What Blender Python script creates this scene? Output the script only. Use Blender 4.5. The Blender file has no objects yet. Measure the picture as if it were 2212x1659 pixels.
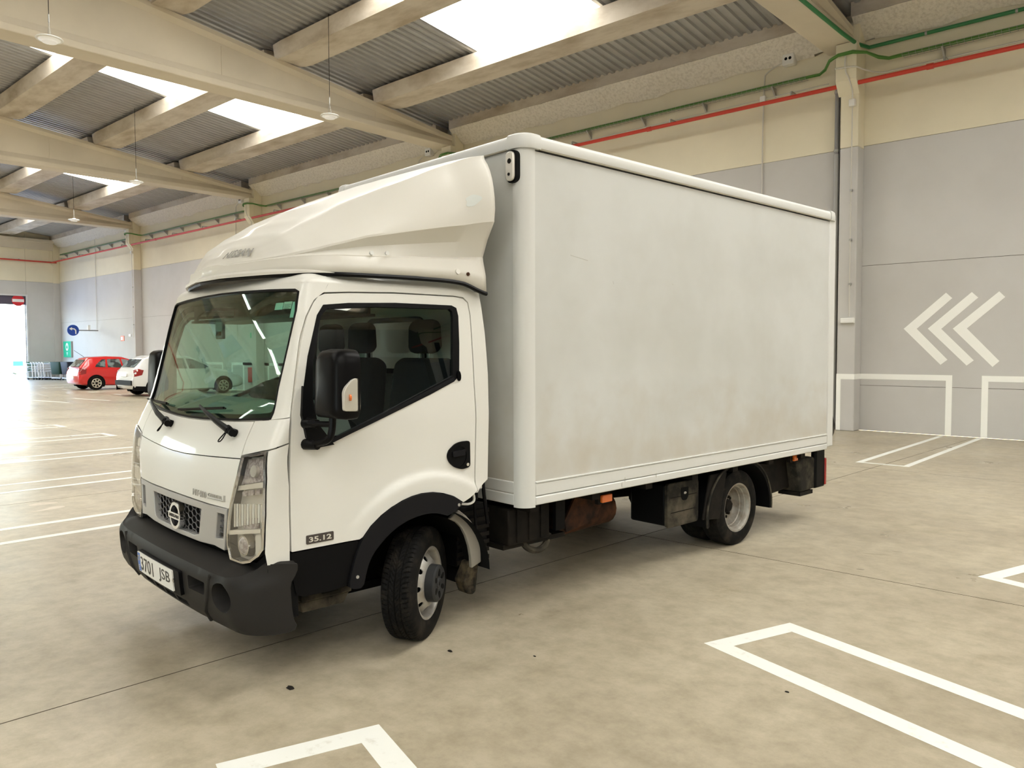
import bpy, bmesh, math, random
import numpy as np
from mathutils import Vector, Matrix
from mathutils.geometry import delaunay_2d_cdt
random.seed(7)
SC = bpy.context.scene
COL = SC.collection
PI = math.pi

# ------------------------------------------------------------------ camera
cam_d = bpy.data.cameras.new('camera')
cam = bpy.data.objects.new('camera', cam_d)
COL.objects.link(cam)
cam_d.sensor_fit = 'HORIZONTAL'
cam_d.sensor_width = 36.0
cam_d.lens = 1683.3 * 36.0 / 2212.0
cam_d.clip_end = 400
_pi, _ro, _h = -0.0441, -0.0028, 0.7362
_fw = Vector((-math.sin(_h)*math.cos(_pi), math.cos(_h)*math.cos(_pi), math.sin(_pi)))
_r = Vector((math.cos(_h), math.sin(_h), 0)); _u = _r.cross(_fw)
_r2 = math.cos(_ro)*_r + math.sin(_ro)*_u
_u2 = -math.sin(_ro)*_r + math.cos(_ro)*_u
cam.matrix_world = Matrix(((_r2.x, _u2.x, -_fw.x, 0), (_r2.y, _u2.y, -_fw.y, 0), (_r2.z, _u2.z, -_fw.z, 1.7), (0, 0, 0, 1)))
SC.camera = cam

# ------------------------------------------------------------------ world, sun, exposure
SKYLIGHT = 8.8
wd = bpy.data.worlds.new('sky'); SC.world = wd; wd.use_nodes = True
_nt = wd.node_tree; _bg = _nt.nodes['Background']
_sk = _nt.nodes.new('ShaderNodeTexSky'); _sk.sky_type = 'NISHITA'; _sk.sun_disc = False
_sk.sun_elevation = math.radians(50); _sk.sun_rotation = math.radians(0)
_nt.links.new(_sk.outputs[0], _bg.inputs[0]); _bg.inputs[1].default_value = 3.2
sun_d = bpy.data.lights.new('sun', 'SUN'); sun_d.energy = 6.0; sun_d.angle = math.radians(0.6)
sun_d.color = (1.0, 0.96, 0.9)
sun = bpy.data.objects.new('sun', sun_d); COL.objects.link(sun)
sun.rotation_euler = (math.radians(47), 0, math.radians(8))
SC.view_settings.view_transform = 'Standard'
SC.view_settings.look = 'None'
SC.view_settings.gamma = 1.0
SC.view_settings.use_curve_mapping = False
SC.view_settings.exposure = -0.20
SC.cycles.use_denoising = True
SC.cycles.max_bounces = 10
SC.cycles.diffuse_bounces = 6
SC.cycles.glossy_bounces = 4
SC.cycles.transparent_max_bounces = 16
SC.cycles.caustics_reflective = False
SC.cycles.caustics_refractive = False
SC.cycles.sample_clamp_indirect = 6.0

# ------------------------------------------------------------------ helpers
class MB:
    def __init__(self): self.v = []; self.f = []
    def add(self, vs, fs):
        o = len(self.v); self.v += [tuple(p) for p in vs]; self.f += [tuple(i+o for i in q) for q in fs]; return self
    def box(self, x0, x1, y0, y1, z0, z1, M=None):
        vs = [Vector((x, y, z)) for x in (x0, x1) for y in (y0, y1) for z in (z0, z1)]
        if M is not None: vs = [M @ p for p in vs]
        return self.add(vs, [(0, 1, 3, 2), (4, 6, 7, 5), (0, 4, 5, 1), (2, 3, 7, 6), (0, 2, 6, 4), (1, 5, 7, 3)])
    def prism(self, poly, fn, cap=True):
        """poly: list of 2d points; fn(p, k) -> 3d for k = 0, 1"""
        n = len(poly)
        vs = [fn(p, 0) for p in poly] + [fn(p, 1) for p in poly]
        fs = [(i, (i+1) % n, n+(i+1) % n, n+i) for i in range(n)]
        if cap: fs += [tuple(range(n-1, -1, -1)), tuple(range(n, 2*n))]
        return self.add(vs, fs)
    def tube(self, pts, r, n=8, cap=True, closed=False):
        pts = [Vector(p) for p in pts]; m = len(pts); rs = r if isinstance(r, (list, tuple)) else [r]*m
        vs = []; up = None
        for i, p in enumerate(pts):
            a = pts[(i-1) % m] if (i > 0 or closed) else p; b = pts[(i+1) % m] if (i < m-1 or closed) else p
            t = (b-a); t = t.normalized() if t.length > 1e-9 else Vector((0, 0, 1))
            if up is None: up = Vector((0, 0, 1)) if abs(t.z) < .9 else Vector((1, 0, 0))
            sx = t.cross(up); sx = sx.normalized() if sx.length > 1e-6 else t.orthogonal().normalized()
            up = sx.cross(t).normalized()
            for k in range(n):
                an = 2*PI*k/n; vs.append(p + rs[i]*(math.cos(an)*sx + math.sin(an)*up))
        fs = []
        for i in range(m if closed else m-1):
            j = (i+1) % m
            for k in range(n):
                k2 = (k+1) % n; fs.append((i*n+k, i*n+k2, j*n+k2, j*n+k))
        if cap and not closed: fs += [tuple(range(n-1, -1, -1)), tuple((m-1)*n+k for k in range(n))]
        return self.add(vs, fs)
    def lathe(self, prof, n, fn, cap0=False, cap1=False):
        """prof: (a, r) list; fn(a, r, ang) -> 3d"""
        m = len(prof); vs = [fn(a, r, 2*PI*k/n) for a, r in prof for k in range(n)]
        fs = [(i*n+k, i*n+(k+1) % n, (i+1)*n+(k+1) % n, (i+1)*n+k) for i in range(m-1) for k in range(n)]
        if cap0: fs.append(tuple(range(n-1, -1, -1)))
        if cap1: fs.append(tuple((m-1)*n+k for k in range(n)))
        return self.add(vs, fs)
    def grid(self, rows, closed=False):
        m = len(rows); n = len(rows[0]); vs = [p for r in rows for p in r]
        fs = [(i*n+k, i*n+(k+1) % n, (i+1)*n+(k+1) % n, (i+1)*n+k) for i in range(m-1) for k in range(n if closed else n-1)]
        return self.add(vs, fs)
    def mesh(self, name, smooth=True, ang=35, fix=True):
        me = bpy.data.meshes.new(name); me.from_pydata(self.v, [], self.f); me.update()
        if fix:
            bm = bmesh.new(); bm.from_mesh(me); bmesh.ops.recalc_face_normals(bm, faces=bm.faces); bm.to_mesh(me); bm.free()
        if smooth:
            me.polygons.foreach_set('use_smooth', [True]*len(me.polygons)); me.set_sharp_from_angle(angle=math.radians(ang))
        return me

def link(name, me, mat=None, parent=None, **props):
    o = bpy.data.objects.new(name, me); COL.objects.link(o)
    if mat is not None and me is not None and len(me.materials) == 0: me.materials.append(mat)
    if parent is not None: o.parent = parent
    for k, v in props.items(): o[k] = v
    return o
def obj(name, mb, mat, parent=None, smooth=True, ang=35, bevel=0, fix=True, seg=2, **props):
    o = link(name, mb.mesh(name, smooth, ang, fix), mat, parent, **props)
    if bevel:
        m = o.modifiers.new('bevel', 'BEVEL'); m.width = bevel; m.segments = seg; m.limit_method = 'ANGLE'; m.angle_limit = math.radians(40)
    return o
def empty(name, loc=(0, 0, 0), rot=(0, 0, 0), parent=None, **props):
    o = bpy.data.objects.new(name, None); COL.objects.link(o); o.location = loc; o.rotation_euler = rot; o.empty_display_size = .1
    if parent is not None: o.parent = parent
    for k, v in props.items(): o[k] = v
    return o
def copy_tree(o, parent=None):
    c = o.copy(); COL.objects.link(c)
    if parent is not None: c.parent = parent
    for ch in [x for x in KIDS.get(o.name, [])]: copy_tree(ch, c)
    return c
KIDS = {}
def index_kids():
    KIDS.clear()
    for o in bpy.data.objects:
        if o.parent: KIDS.setdefault(o.parent.name, []).append(o)

def inside(pts, poly):
    pts = np.asarray(pts, float); x, y = pts[:, 0], pts[:, 1]; r = np.zeros(len(pts), bool); n = len(poly)
    for i in range(n):
        x1, y1 = poly[i]; x2, y2 = poly[(i+1) % n]
        if y1 == y2: continue
        c = ((y1 > y) != (y2 > y)) & (x < (x2-x1)*(y-y1)/(y2-y1)+x1); r ^= c
    return r
def resample(poly, res, closed=True):
    out = []; n = len(poly)
    for i in range(n if closed else n-1):
        a = np.array(poly[i], float); b = np.array(poly[(i+1) % n], float); k = max(1, int(math.ceil(np.linalg.norm(b-a)/res)))
        out += [tuple(a+(b-a)*j/k) for j in range(k)]
    if not closed: out.append(tuple(poly[-1]))
    return out
def smooth_poly(poly, it=2, closed=True):
    for _ in range(it):
        n = len(poly); q = []
        rng = range(n) if closed else range(n-1)
        if not closed: q.append(poly[0])
        for i in rng:
            a = poly[i]; b = poly[(i+1) % n]
            q += [(a[0]*.75+b[0]*.25, a[1]*.75+b[1]*.25), (a[0]*.25+b[0]*.75, a[1]*.25+b[1]*.75)]
        if not closed: q.append(poly[-1])
        poly = q
    return poly
def rounded(poly, r, k=4):
    out = []; n = len(poly)
    for i in range(n):
        p0 = np.array(poly[i-1], float); p = np.array(poly[i], float); p1 = np.array(poly[(i+1) % n], float)
        d0 = p0-p; d1 = p1-p; l0 = np.linalg.norm(d0); l1 = np.linalg.norm(d1); q = min(r, l0*.45, l1*.45)
        a = p+d0/l0*q; b = p+d1/l1*q
        for j in range(k+1):
            t = j/k; out.append(tuple((1-t)**2*a+2*t*(1-t)*p+t*t*b))
    return out
def ellipse(cx, cy, rx, ry, n=24): return [(cx+rx*math.cos(2*PI*k/n), cy+ry*math.sin(2*PI*k/n)) for k in range(n)]
def grow(poly, d):
    """offset a polygon outwards by d"""
    n = len(poly); A = sum(poly[i][0]*poly[(i+1) % n][1]-poly[(i+1) % n][0]*poly[i][1] for i in range(n)); s = 1 if A > 0 else -1
    out = []
    for i in range(n):
        a = np.array(poly[i-1], float); b = np.array(poly[i], float); c = np.array(poly[(i+1) % n], float)
        t0 = (b-a)/max(1e-9, np.linalg.norm(b-a)); t1 = (c-b)/max(1e-9, np.linalg.norm(c-b))
        nn = np.array([t0[1]+t1[1], -t0[0]-t1[0]])*s; l = np.linalg.norm(nn)
        nn = nn/l if l > 1e-6 else np.array([t1[1], -t1[0]])*s
        out.append(tuple(b+nn*d/max(.5, abs(np.dot(nn, np.array([t1[1], -t1[0]])*s)))))
    return out

def panel(outer, holes, mp, off=0.0, th=.02, res=.05, mb=None):
    """triangulate a 2d outline with holes and map it on a surface: mp(u, v, offset) -> 3d"""
    mb = mb or MB()
    loops = [resample(outer, res)] + [resample(h, res) for h in holes]
    P = []; E = []
    for lp in loops:
        o = len(P); P += lp; E += [(o+i, o+(i+1) % len(lp)) for i in range(len(lp))]
    B = np.array(P); lo = B.min(0); hi = B.max(0)
    gx = np.arange(lo[0]+res*.5, hi[0], res); gy = np.arange(lo[1]+res*.5, hi[1], res*.87)
    if len(gx) and len(gy):
        G = np.array([(x+(res*.5 if j % 2 else 0), y) for j, y in enumerate(gy) for x in gx])
        ok = inside(G, loops[0])
        for h in loops[1:]: ok &= ~inside(G, h)
        G = G[ok]
        if len(G):
            d = np.full(len(G), 1e9)
            for s in range(0, len(B), 256): d = np.minimum(d, np.sqrt(((G[:, None]-B[None, s:s+256])**2).sum(2)).min(1))
            P = P+[tuple(g) for g in G[d > res*.45]]
    r = delaunay_2d_cdt([Vector(p) for p in P], E, [], 0, 1e-5)
    V = [(v[0], v[1]) for v in r[0]]; T = [tuple(t) for t in r[2]]
    c = np.array([[sum(V[i][0] for i in t)/3, sum(V[i][1] for i in t)/3] for t in T])
    ok = inside(c, loops[0])
    for h in loops[1:]: ok &= ~inside(c, h)
    T = [t for t, k in zip(T, ok) if k]
    used = sorted({i for t in T for i in t}); mpx = {i: j for j, i in enumerate(used)}
    T = [tuple(mpx[i] for i in t) for t in T]; V = [V[i] for i in used]; n = len(V)
    f3 = [mp(u, v, off) for u, v in V]
    if th:
        b3 = [mp(u, v, off-th) for u, v in V]
        cnt = {}
        for t in T:
            for i in range(3):
                a, b = t[i], t[(i+1) % 3]; cnt.setdefault((min(a, b), max(a, b)), []).append((a, b))
        side = [(q[0][0], q[0][1], q[0][1]+n, q[0][0]+n) for q in cnt.values() if len(q) == 1]
        mb.add(f3+b3, T+[(t[2]+n, t[1]+n, t[0]+n) for t in T]+side)
    else: mb.add(f3, T)
    return mb

def surf(fn, centre=None):
    """wrap fn(u, v) -> 3d into mp(u, v, off) that offsets along the normal, away from centre"""
    cache = {}
    def mp(u, v, off):
        p = Vector(fn(u, v))
        if off == 0: return p
        k = (round(u, 5), round(v, 5))
        n = cache.get(k)
        if n is None:
            e = .004
            n = (Vector(fn(u+e, v))-Vector(fn(u-e, v))).cross(Vector(fn(u, v+e))-Vector(fn(u, v-e)))
            n = n.normalized() if n.length > 1e-12 else Vector((0, 0, 1))
            if n.dot(p-Vector(centre)) < 0: n = -n
            cache[k] = n
        return p+n*off
    return mp

_txt = {}
def text2d(s, size=1.0, shear=0.0, bold=0.0, spacing=1.0):
    """vertices (x, y) centred on 0 and faces of a word, one cap height = size"""
    key = (s, shear, bold, spacing)
    if key not in _txt:
        cu = bpy.data.curves.new('word', 'FONT'); cu.body = s; cu.shear = shear; cu.offset = bold; cu.space_character = spacing
        cu.size = 1; cu.resolution_u = 3
        o = bpy.data.objects.new('word', cu); COL.objects.link(o)
        bpy.context.view_layer.update()
        me = o.evaluated_get(bpy.context.evaluated_depsgraph_get()).to_mesh()
        V = [(v.co.x, v.co.y) for v in me.vertices]; Fc = [tuple(p.vertices) for p in me.polygons]
        o.evaluated_get(bpy.context.evaluated_depsgraph_get()).to_mesh_clear()
        COL.objects.unlink(o); bpy.data.objects.remove(o); bpy.data.curves.remove(cu)
        _txt[key] = (V, Fc)
    V, Fc = _txt[key]
    A = np.array(V); lo = A.min(0); hi = A.max(0); sc = size/(hi[1]-lo[1])
    A = (A-(lo+hi)/2)*sc
    return A, Fc
def word(s, fn, size, width=None, mat=None, parent=None, name='lettering', shear=0.0, bold=0.0, spacing=1.0, th=.002, **props):
    A, Fc = text2d(s, size, shear, bold, spacing)
    if width: A = A*np.array([width/(A[:, 0].max()-A[:, 0].min()), 1])
    n = len(A); vs = [fn(x, y, th) for x, y in A]+[fn(x, y, 0) for x, y in A]
    cnt = {}
    for f in Fc:
        for i in range(len(f)):
            a, b = f[i], f[(i+1) % len(f)]; cnt.setdefault((min(a, b), max(a, b)), []).append((a, b))
    fs = list(Fc)+[(q[0][0], q[0][1], q[0][1]+n, q[0][0]+n) for q in cnt.values() if len(q) == 1]
    mb = MB().add(vs, fs)
    return obj(name, mb, mat, parent, smooth=False, **props)

# ------------------------------------------------------------------ materials
def mat(name, col, rough=.5, metal=0.0, spec=.5, coat=0.0, emit=None, estr=0.0, noise=None, bump=None, alpha=None, coat_rough=.05):
    m = bpy.data.materials.new(name); m.use_nodes = True; nt = m.node_tree; b = nt.nodes['Principled BSDF']
    b.inputs['Base Color'].default_value = (*col, 1); b.inputs['Roughness'].default_value = rough; b.inputs['Metallic'].default_value = metal
    b.inputs['Specular IOR Level'].default_value = spec; b.inputs['Coat Weight'].default_value = coat; b.inputs['Coat Roughness'].default_value = coat_rough
    if emit: b.inputs['Emission Color'].default_value = (*emit, 1); b.inputs['Emission Strength'].default_value = estr
    if noise:   # (scale, colour2, lo, hi, detail, stretch)
        sc, c2, lo, hi = noise[:4]; det = noise[4] if len(noise) > 4 else 6; st = noise[5] if len(noise) > 5 else (1, 1, 1)
        tc = nt.nodes.new('ShaderNodeTexCoord'); mp = nt.nodes.new('ShaderNodeMapping'); mp.inputs['Scale'].default_value = st
        n = nt.nodes.new('ShaderNodeTexNoise'); n.inputs['Scale'].default_value = sc; n.inputs['Detail'].default_value = det; n.inputs['Roughness'].default_value = .6
        r = nt.nodes.new('ShaderNodeValToRGB'); r.color_ramp.elements[0].position = lo; r.color_ramp.elements[1].position = hi
        r.color_ramp.elements[0].color = (*c2, 1); r.color_ramp.elements[1].color = (*col, 1)
        nt.links.new(tc.outputs['Object'], mp.inputs[0]); nt.links.new(mp.outputs[0], n.inputs['Vector']); nt.links.new(n.outputs[0], r.inputs[0]); nt.links.new(r.outputs[0], b.inputs['Base Color'])
    if bump:    # (scale, strength, distance)
        tc = nt.nodes.new('ShaderNodeTexCoord'); n = nt.nodes.new('ShaderNodeTexNoise'); n.inputs['Scale'].default_value = bump[0]; n.inputs['Detail'].default_value = 5
        bp = nt.nodes.new('ShaderNodeBump'); bp.inputs['Strength'].default_value = bump[1]; bp.inputs['Distance'].default_value = bump[2]
        nt.links.new(tc.outputs['Object'], n.inputs['Vector']); nt.links.new(n.outputs[0], bp.inputs['Height']); nt.links.new(bp.outputs[0], b.inputs['Normal'])
    return m
def glass_mat(name, tint, refl=1.0, rough=0.0):
    m = bpy.data.materials.new(name); m.use_nodes = True; nt = m.node_tree; nt.nodes.clear()
    out = nt.nodes.new('ShaderNodeOutputMaterial'); mx = nt.nodes.new('ShaderNodeMixShader'); tr = nt.nodes.new('ShaderNodeBsdfTransparent')
    gl = nt.nodes.new('ShaderNodeBsdfGlossy'); fr = nt.nodes.new('ShaderNodeFresnel')
    # straight-through pane: the far face uses the inverse index, so it reflects like the near one
    ge = nt.nodes.new('ShaderNodeNewGeometry'); mr = nt.nodes.new('ShaderNodeMapRange')
    mr.inputs['To Min'].default_value = 1.5; mr.inputs['To Max'].default_value = 1/1.5
    nt.links.new(ge.outputs['Backfacing'], mr.inputs['Value']); nt.links.new(mr.outputs[0], fr.inputs['IOR'])
    tr.inputs[0].default_value = (*tint, 1); gl.inputs[0].default_value = (refl, refl, refl, 1); gl.inputs['Roughness'].default_value = rough
    nt.links.new(fr.outputs[0], mx.inputs[0]); nt.links.new(tr.outputs[0], mx.inputs[1]); nt.links.new(gl.outputs[0], mx.inputs[2]); nt.links.new(mx.outputs[0], out.inputs[0])
    return m

M = {}
M['paint'] = mat('white_cab_paint', (.70, .695, .65), .4, coat=.3)
M['paintd'] = mat('white_door_paint', (.70, .695, .65), .45, coat=.08)
M['fairing'] = mat('cream_white_fibreglass', (.64, .62, .56), .45, coat=.15)
M['boxpanel'] = mat('white_box_panel', (.60, .61, .59), .45, noise=(.9, (.535, .54, .51), .35, .6, 4), coat=.1)
M['boxrail'] = mat('white_box_rail', (.66, .665, .64), .45)
M['seam'] = mat('brown_seam', (.32, .29, .22), .7)
M['black'] = mat('black_plastic', (.004, .004, .0042), .5, spec=.11)
M['bumper'] = mat('grey_black_bumper_plastic', (.025, .0235, .022), .5, spec=.11, bump=(350, .15, .002))
M['clad'] = mat('dark_cladding', (.0035, .0035, .004), .5, spec=.11)
M['flare'] = mat('grey_flare_plastic', (.010, .010, .0115), .5, spec=.11)
M['mirror'] = mat('mirror_shell', (.004, .0038, .004), .36, spec=.11)
M['rubber'] = mat('tyre_rubber', (.007, .0067, .0063), .7, spec=.11, noise=(9, (.032, .027, .021), .28, .52, 6))
M['seal'] = mat('black_rubber_seal', (.005, .005, .0055), .4, spec=.11)
M['silver'] = mat('silver_wheel_paint', (.50, .49, .46), .38, metal=.55, noise=(14, (.36, .32, .26), .25, .55, 6))
M['silverp'] = mat('silver_grille_plastic', (.44, .435, .42), .38, metal=.35)
M['silver2'] = mat('dirty_rear_rim', (.36, .34, .30), .45, metal=.4, noise=(14, (.22, .185, .14), .28, .58, 6))
M['hub'] = mat('grey_hub_cap', (.035, .036, .037), .4, spec=.11)
M['chrome'] = mat('chrome', (.80, .80, .80), .12, metal=1.0)
M['dark'] = mat('dark_void', (.006, .006, .006), .8, spec=.11)
M['chassis'] = mat('black_chassis', (.006, .0058, .0055), .6, spec=.11, noise=(6, (.018, .015, .012), .35, .65))
M['dusty'] = mat('dusty_black_plastic', (.022, .021, .018), .7, spec=.11, noise=(5, (.11, .095, .07), .30, .56, 8))
M['rust'] = mat('rusty_bracket', (.075, .032, .016), .8, spec=.11, noise=(7, (.022, .014, .011), .38, .62))
M['orange'] = mat('orange_lens', (.75, .16, .02), .2, coat=.5)
M['redlens'] = mat('red_lens', (.30, .012, .012), .25, coat=.5)
M['glass'] = glass_mat('tinted_side_glass', (.80, .865, .84))
M['screen'] = glass_mat('green_windscreen_glass', (.71, .875, .80))
M['clear'] = glass_mat('clear_lens', (.96, .96, .95))
M['trim'] = mat('cab_interior_trim', (.62, .61, .56), .7)
M['liner'] = mat('cab_headliner', (.045, .043, .038), .8)
M['dash'] = mat('grey_dashboard', (.26, .265, .245), .6)
M['seat'] = mat('charcoal_seat_fabric', (.018, .020, .024), .85, spec=.11, bump=(300, .2, .002))
M['reflector'] = mat('lamp_reflector', (.80, .77, .70), .25, metal=.25)
M['smoke'] = mat('smoked_indicator_reflector', (.36, .315, .315), .25, metal=.2, noise=(55, (.62, .57, .56), .42, .58, 4))
M['plate'] = mat('plate_white', (.82, .82, .78), .4)
M['blue'] = mat('plate_blue', (.06, .17, .55), .4)
M['ink'] = mat('plate_ink', (.05, .045, .04), .5)
M['letter'] = mat('grey_letters', (.36, .35, .32), .45)
M['badge'] = mat('badge_dark', (.055, .045, .04), .4)
M['badge2'] = mat('badge_silver', (.70, .68, .62), .3, metal=.4)
M['sticker'] = mat('pale_sticker', (.62, .78, .76), .5)
M['sticker2'] = mat('white_sticker', (.80, .82, .80), .5)
M['primer'] = mat('bare_patch', (.62, .65, .62), .6)
M['flapm'] = mat('dirty_rubber_flap', (.016, .0145, .012), .8, spec=.11, noise=(12, (.10, .08, .05), .34, .56, 7))
M['mudgrey'] = mat('grey_mudguard', (.27, .25, .215), .6)
M['steel'] = mat('galvanised', (.42, .42, .40), .45, metal=.7)
M['whitep'] = mat('white_plastic', (.80, .80, .77), .5)
# ---- building
M['cream'] = mat('cream_wall_paint', (.79, .735, .57), .85, noise=(.5, (.73, .675, .52), .35, .65, 5))
M['grey'] = mat('grey_wall_paint', (.57, .562, .545), .8, noise=(.45, (.52, .51, .49), .33, .62, 5))
M['darkgrey'] = mat('dark_grey_wall_paint', (.16, .155, .15), .85)
M['beam'] = mat('cream_beam_paint', (.70, .632, .505), .85, noise=(.4, (.62, .555, .44), .35, .65, 5))
M['purlin'] = mat('stained_precast_concrete', (.64, .58, .49), .85, noise=(.9, (.42, .35, .26), .30, .58, 8, (1, 2.2, 2.2)))
M['rough'] = mat('rough_sprayed_mortar', (.74, .70, .62), .95, noise=(16, (.60, .56, .485), .34, .56, 12), bump=(30, .7, .02))
M['joint'] = mat('joint_line', (.10, .08, .055), .95)
M['roofsheet'] = mat('galvanised_roof_sheet', (.44, .445, .45), .45, metal=.3, noise=(.6, (.34, .34, .335), .35, .65, 4))
M['skylight'] = mat('translucent_roof_sheet', (.9, .92, .92), .5, emit=(1.0, .985, .94), estr=SKYLIGHT)
M['paintline'] = mat('white_floor_paint', (.78, .79, .74), .6, noise=(14, (.66, .65, .58), .28, .42, 8))
M['wallpaint'] = mat('white_wall_marking', (.93, .94, .90), .6)
M['greenc'] = mat('green_cable', (.10, .26, .055), .6)
M['greend'] = mat('dark_green_conduit', (.03, .20, .065), .5)
M['redp'] = mat('red_fire_pipe', (.56, .050, .028), .45)
M['conduit'] = mat('grey_white_conduit', (.62, .60, .54), .5)
M['greypipe'] = mat('grey_downpipe', (.40, .40, .39), .5)
M['greypipe2'] = mat('dark_grey_downpipe', (.24, .24, .24), .5)
M['lampglow'] = mat('lamp_diffuser', (.9, .9, .88), .4, emit=(1, .98, .93), estr=.25)
M['redcar'] = mat('red_car_paint', (.62, .012, .012), .3, coat=1)
M['whitecar'] = mat('white_car_paint', (.78, .79, .78), .3, coat=1)
M['carglass'] = glass_mat('car_glass', (.55, .62, .62))
M['alloy'] = mat('alloy_wheel', (.62, .58, .48), .35, metal=.4)
M['signgreen'] = mat('green_sign', (.0, .50, .27), .5)
M['signblue'] = mat('blue_sign', (.01, .06, .36), .4)
M['signred'] = mat('red_sign', (.62, .02, .03), .4)
M['signwhite'] = mat('white_sign', (.85, .85, .83), .4)
M['shutter'] = mat('shutter_dark', (.09, .075, .11), .6)
M['frame'] = mat('door_frame_steel', (.62, .62, .62), .5)
M['trolley'] = mat('trolley_steel', (.70, .71, .72), .35, metal=.5)
M['trolleyg'] = mat('trolley_green', (.0, .16, .06), .4)
M['trolleyd'] = mat('dark_green_tub', (.0, .028, .012), .5)
M['trolleyn'] = mat('navy_plastic', (.004, .005, .018), .5)
M['orangesign'] = mat('orange_sign', (.75, .14, .04), .5)
M['asphalt'] = mat('outside_asphalt', (.38, .46, .56), .9)
M['hedge'] = mat('outside_hedge', (.35, .38, .16), .9)
M['teal'] = mat('teal_panel', (.05, .45, .42), .6)
M['pole'] = mat('outside_pole', (.45, .45, .50), .6)

_m = M['boxpanel'].node_tree; _b = _m.nodes['Principled BSDF']
_src = _b.inputs['Base Color'].links[0].from_socket
_tc = _m.nodes.new('ShaderNodeTexCoord'); _sx = _m.nodes.new('ShaderNodeSeparateXYZ'); _m.links.new(_tc.outputs['Object'], _sx.inputs[0])
_n = _m.nodes.new('ShaderNodeTexNoise'); _n.inputs['Scale'].default_value = 3.2; _n.inputs['Detail'].default_value = 8; _m.links.new(_tc.outputs['Object'], _n.inputs['Vector'])
_ma = _m.nodes.new('ShaderNodeMath'); _ma.operation = 'MULTIPLY_ADD'; _ma.inputs[1].default_value = 1.5; _m.links.new(_n.outputs[0], _ma.inputs[0]); _m.links.new(_sx.outputs['Z'], _ma.inputs[2])
_rp = _m.nodes.new('ShaderNodeMapRange'); _rp.inputs['From Min'].default_value = 1.5; _rp.inputs['From Max'].default_value = 2.1; _rp.inputs['To Min'].default_value = .55; _rp.inputs['To Max'].default_value = 0
_m.links.new(_ma.outputs[0], _rp.inputs['Value'])
_mx = _m.nodes.new('ShaderNodeMix'); _mx.data_type = 'RGBA'; _m.links.new(_rp.outputs[0], _mx.inputs[0]); _m.links.new(_src, _mx.inputs[6]); _mx.inputs[7].default_value = (.45, .40, .31, 1)
_m.links.new(_mx.outputs[2], _b.inputs['Base Color'])

# concrete floor: broad clouding, fine speckle, faint stains, uneven gloss
def floor_mat():
    m = bpy.data.materials.new('polished_concrete'); m.use_nodes = True; nt = m.node_tree; b = nt.nodes['Principled BSDF']; L = nt.links.new
    tc = nt.nodes.new('ShaderNodeTexCoord')
    geo = nt.nodes.new('ShaderNodeNewGeometry')
    def noise(sc, det, ro=.6, vec=None):
        n = nt.nodes.new('ShaderNodeTexNoise'); n.inputs['Scale'].default_value = sc; n.inputs['Detail'].default_value = det; n.inputs['Roughness'].default_value = ro
        L(vec or geo.outputs['Position'], n.inputs['Vector']); return n
    def ramp(src, p0, c0, p1, c1):
        r = nt.nodes.new('ShaderNodeValToRGB'); e = r.color_ramp.elements; e[0].position = p0; e[0].color = (*c0, 1); e[1].position = p1; e[1].color = (*c1, 1); L(src, r.inputs[0]); return r
    def mix(a, c, f, mode='MIX'):
        x = nt.nodes.new('ShaderNodeMix'); x.data_type = 'RGBA'; x.blend_type = mode; L(a, x.inputs[6]); L(c, x.inputs[7])
        if isinstance(f, float): x.inputs[0].default_value = f
        else: L(f, x.inputs[0])
        return x
    base = ramp(noise(.55, 6).outputs[0], .32, (.385, .332, .240), .66, (.515, .457, .342))
    fine = ramp(noise(6, 10, .7).outputs[0], .35, (.74, .73, .70), .62, (1, 1, 1))
    c = mix(base.outputs[0], fine.outputs[0], 1.0, 'MULTIPLY')
    sp = ramp(noise(60, 8, .75).outputs[0], .30, (.82, .80, .77), .45, (1, 1, 1))
    c = mix(c.outputs[2], sp.outputs[0], .6, 'MULTIPLY')
    blot = ramp(noise(1.7, 9, .75).outputs[0], .57, (1, 1, 1), .74, (.74, .70, .62))
    c = mix(c.outputs[2], blot.outputs[0], .7, 'MULTIPLY')
    L(c.outputs[2], b.inputs['Base Color'])
    ro = ramp(noise(1.1, 7).outputs[0], .3, (.26, .26, .26), .7, (.46, .46, .46)); L(ro.outputs[0], b.inputs['Roughness'])
    b.inputs['Specular IOR Level'].default_value = .32
    bp = nt.nodes.new('ShaderNodeBump'); bp.inputs['Strength'].default_value = .06; bp.inputs['Distance'].default_value = .01
    L(noise(25, 6).outputs[0], bp.inputs['Height']); L(bp.outputs[0], b.inputs['Normal'])
    return m
M['floor'] = floor_mat()

# ================================================================== THE HALL
D, S, X0 = 16.91, 11.76, -5.52          # wall plane, bay spacing, right edge of the column nearest the truck
XE, XR, YB = -52.6, 19.0, -17.0         # end wall, far right wall, opposite wall
COLX = [X0-k*S for k in range(-2, 5)]   # right edge of every column
def zroof(y): return 8.92+.118*(13.7-(y if y > 0 else -y))
def zbeam(y): return 8.24+.122*(16-(y if y > 0 else -y))

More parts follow.
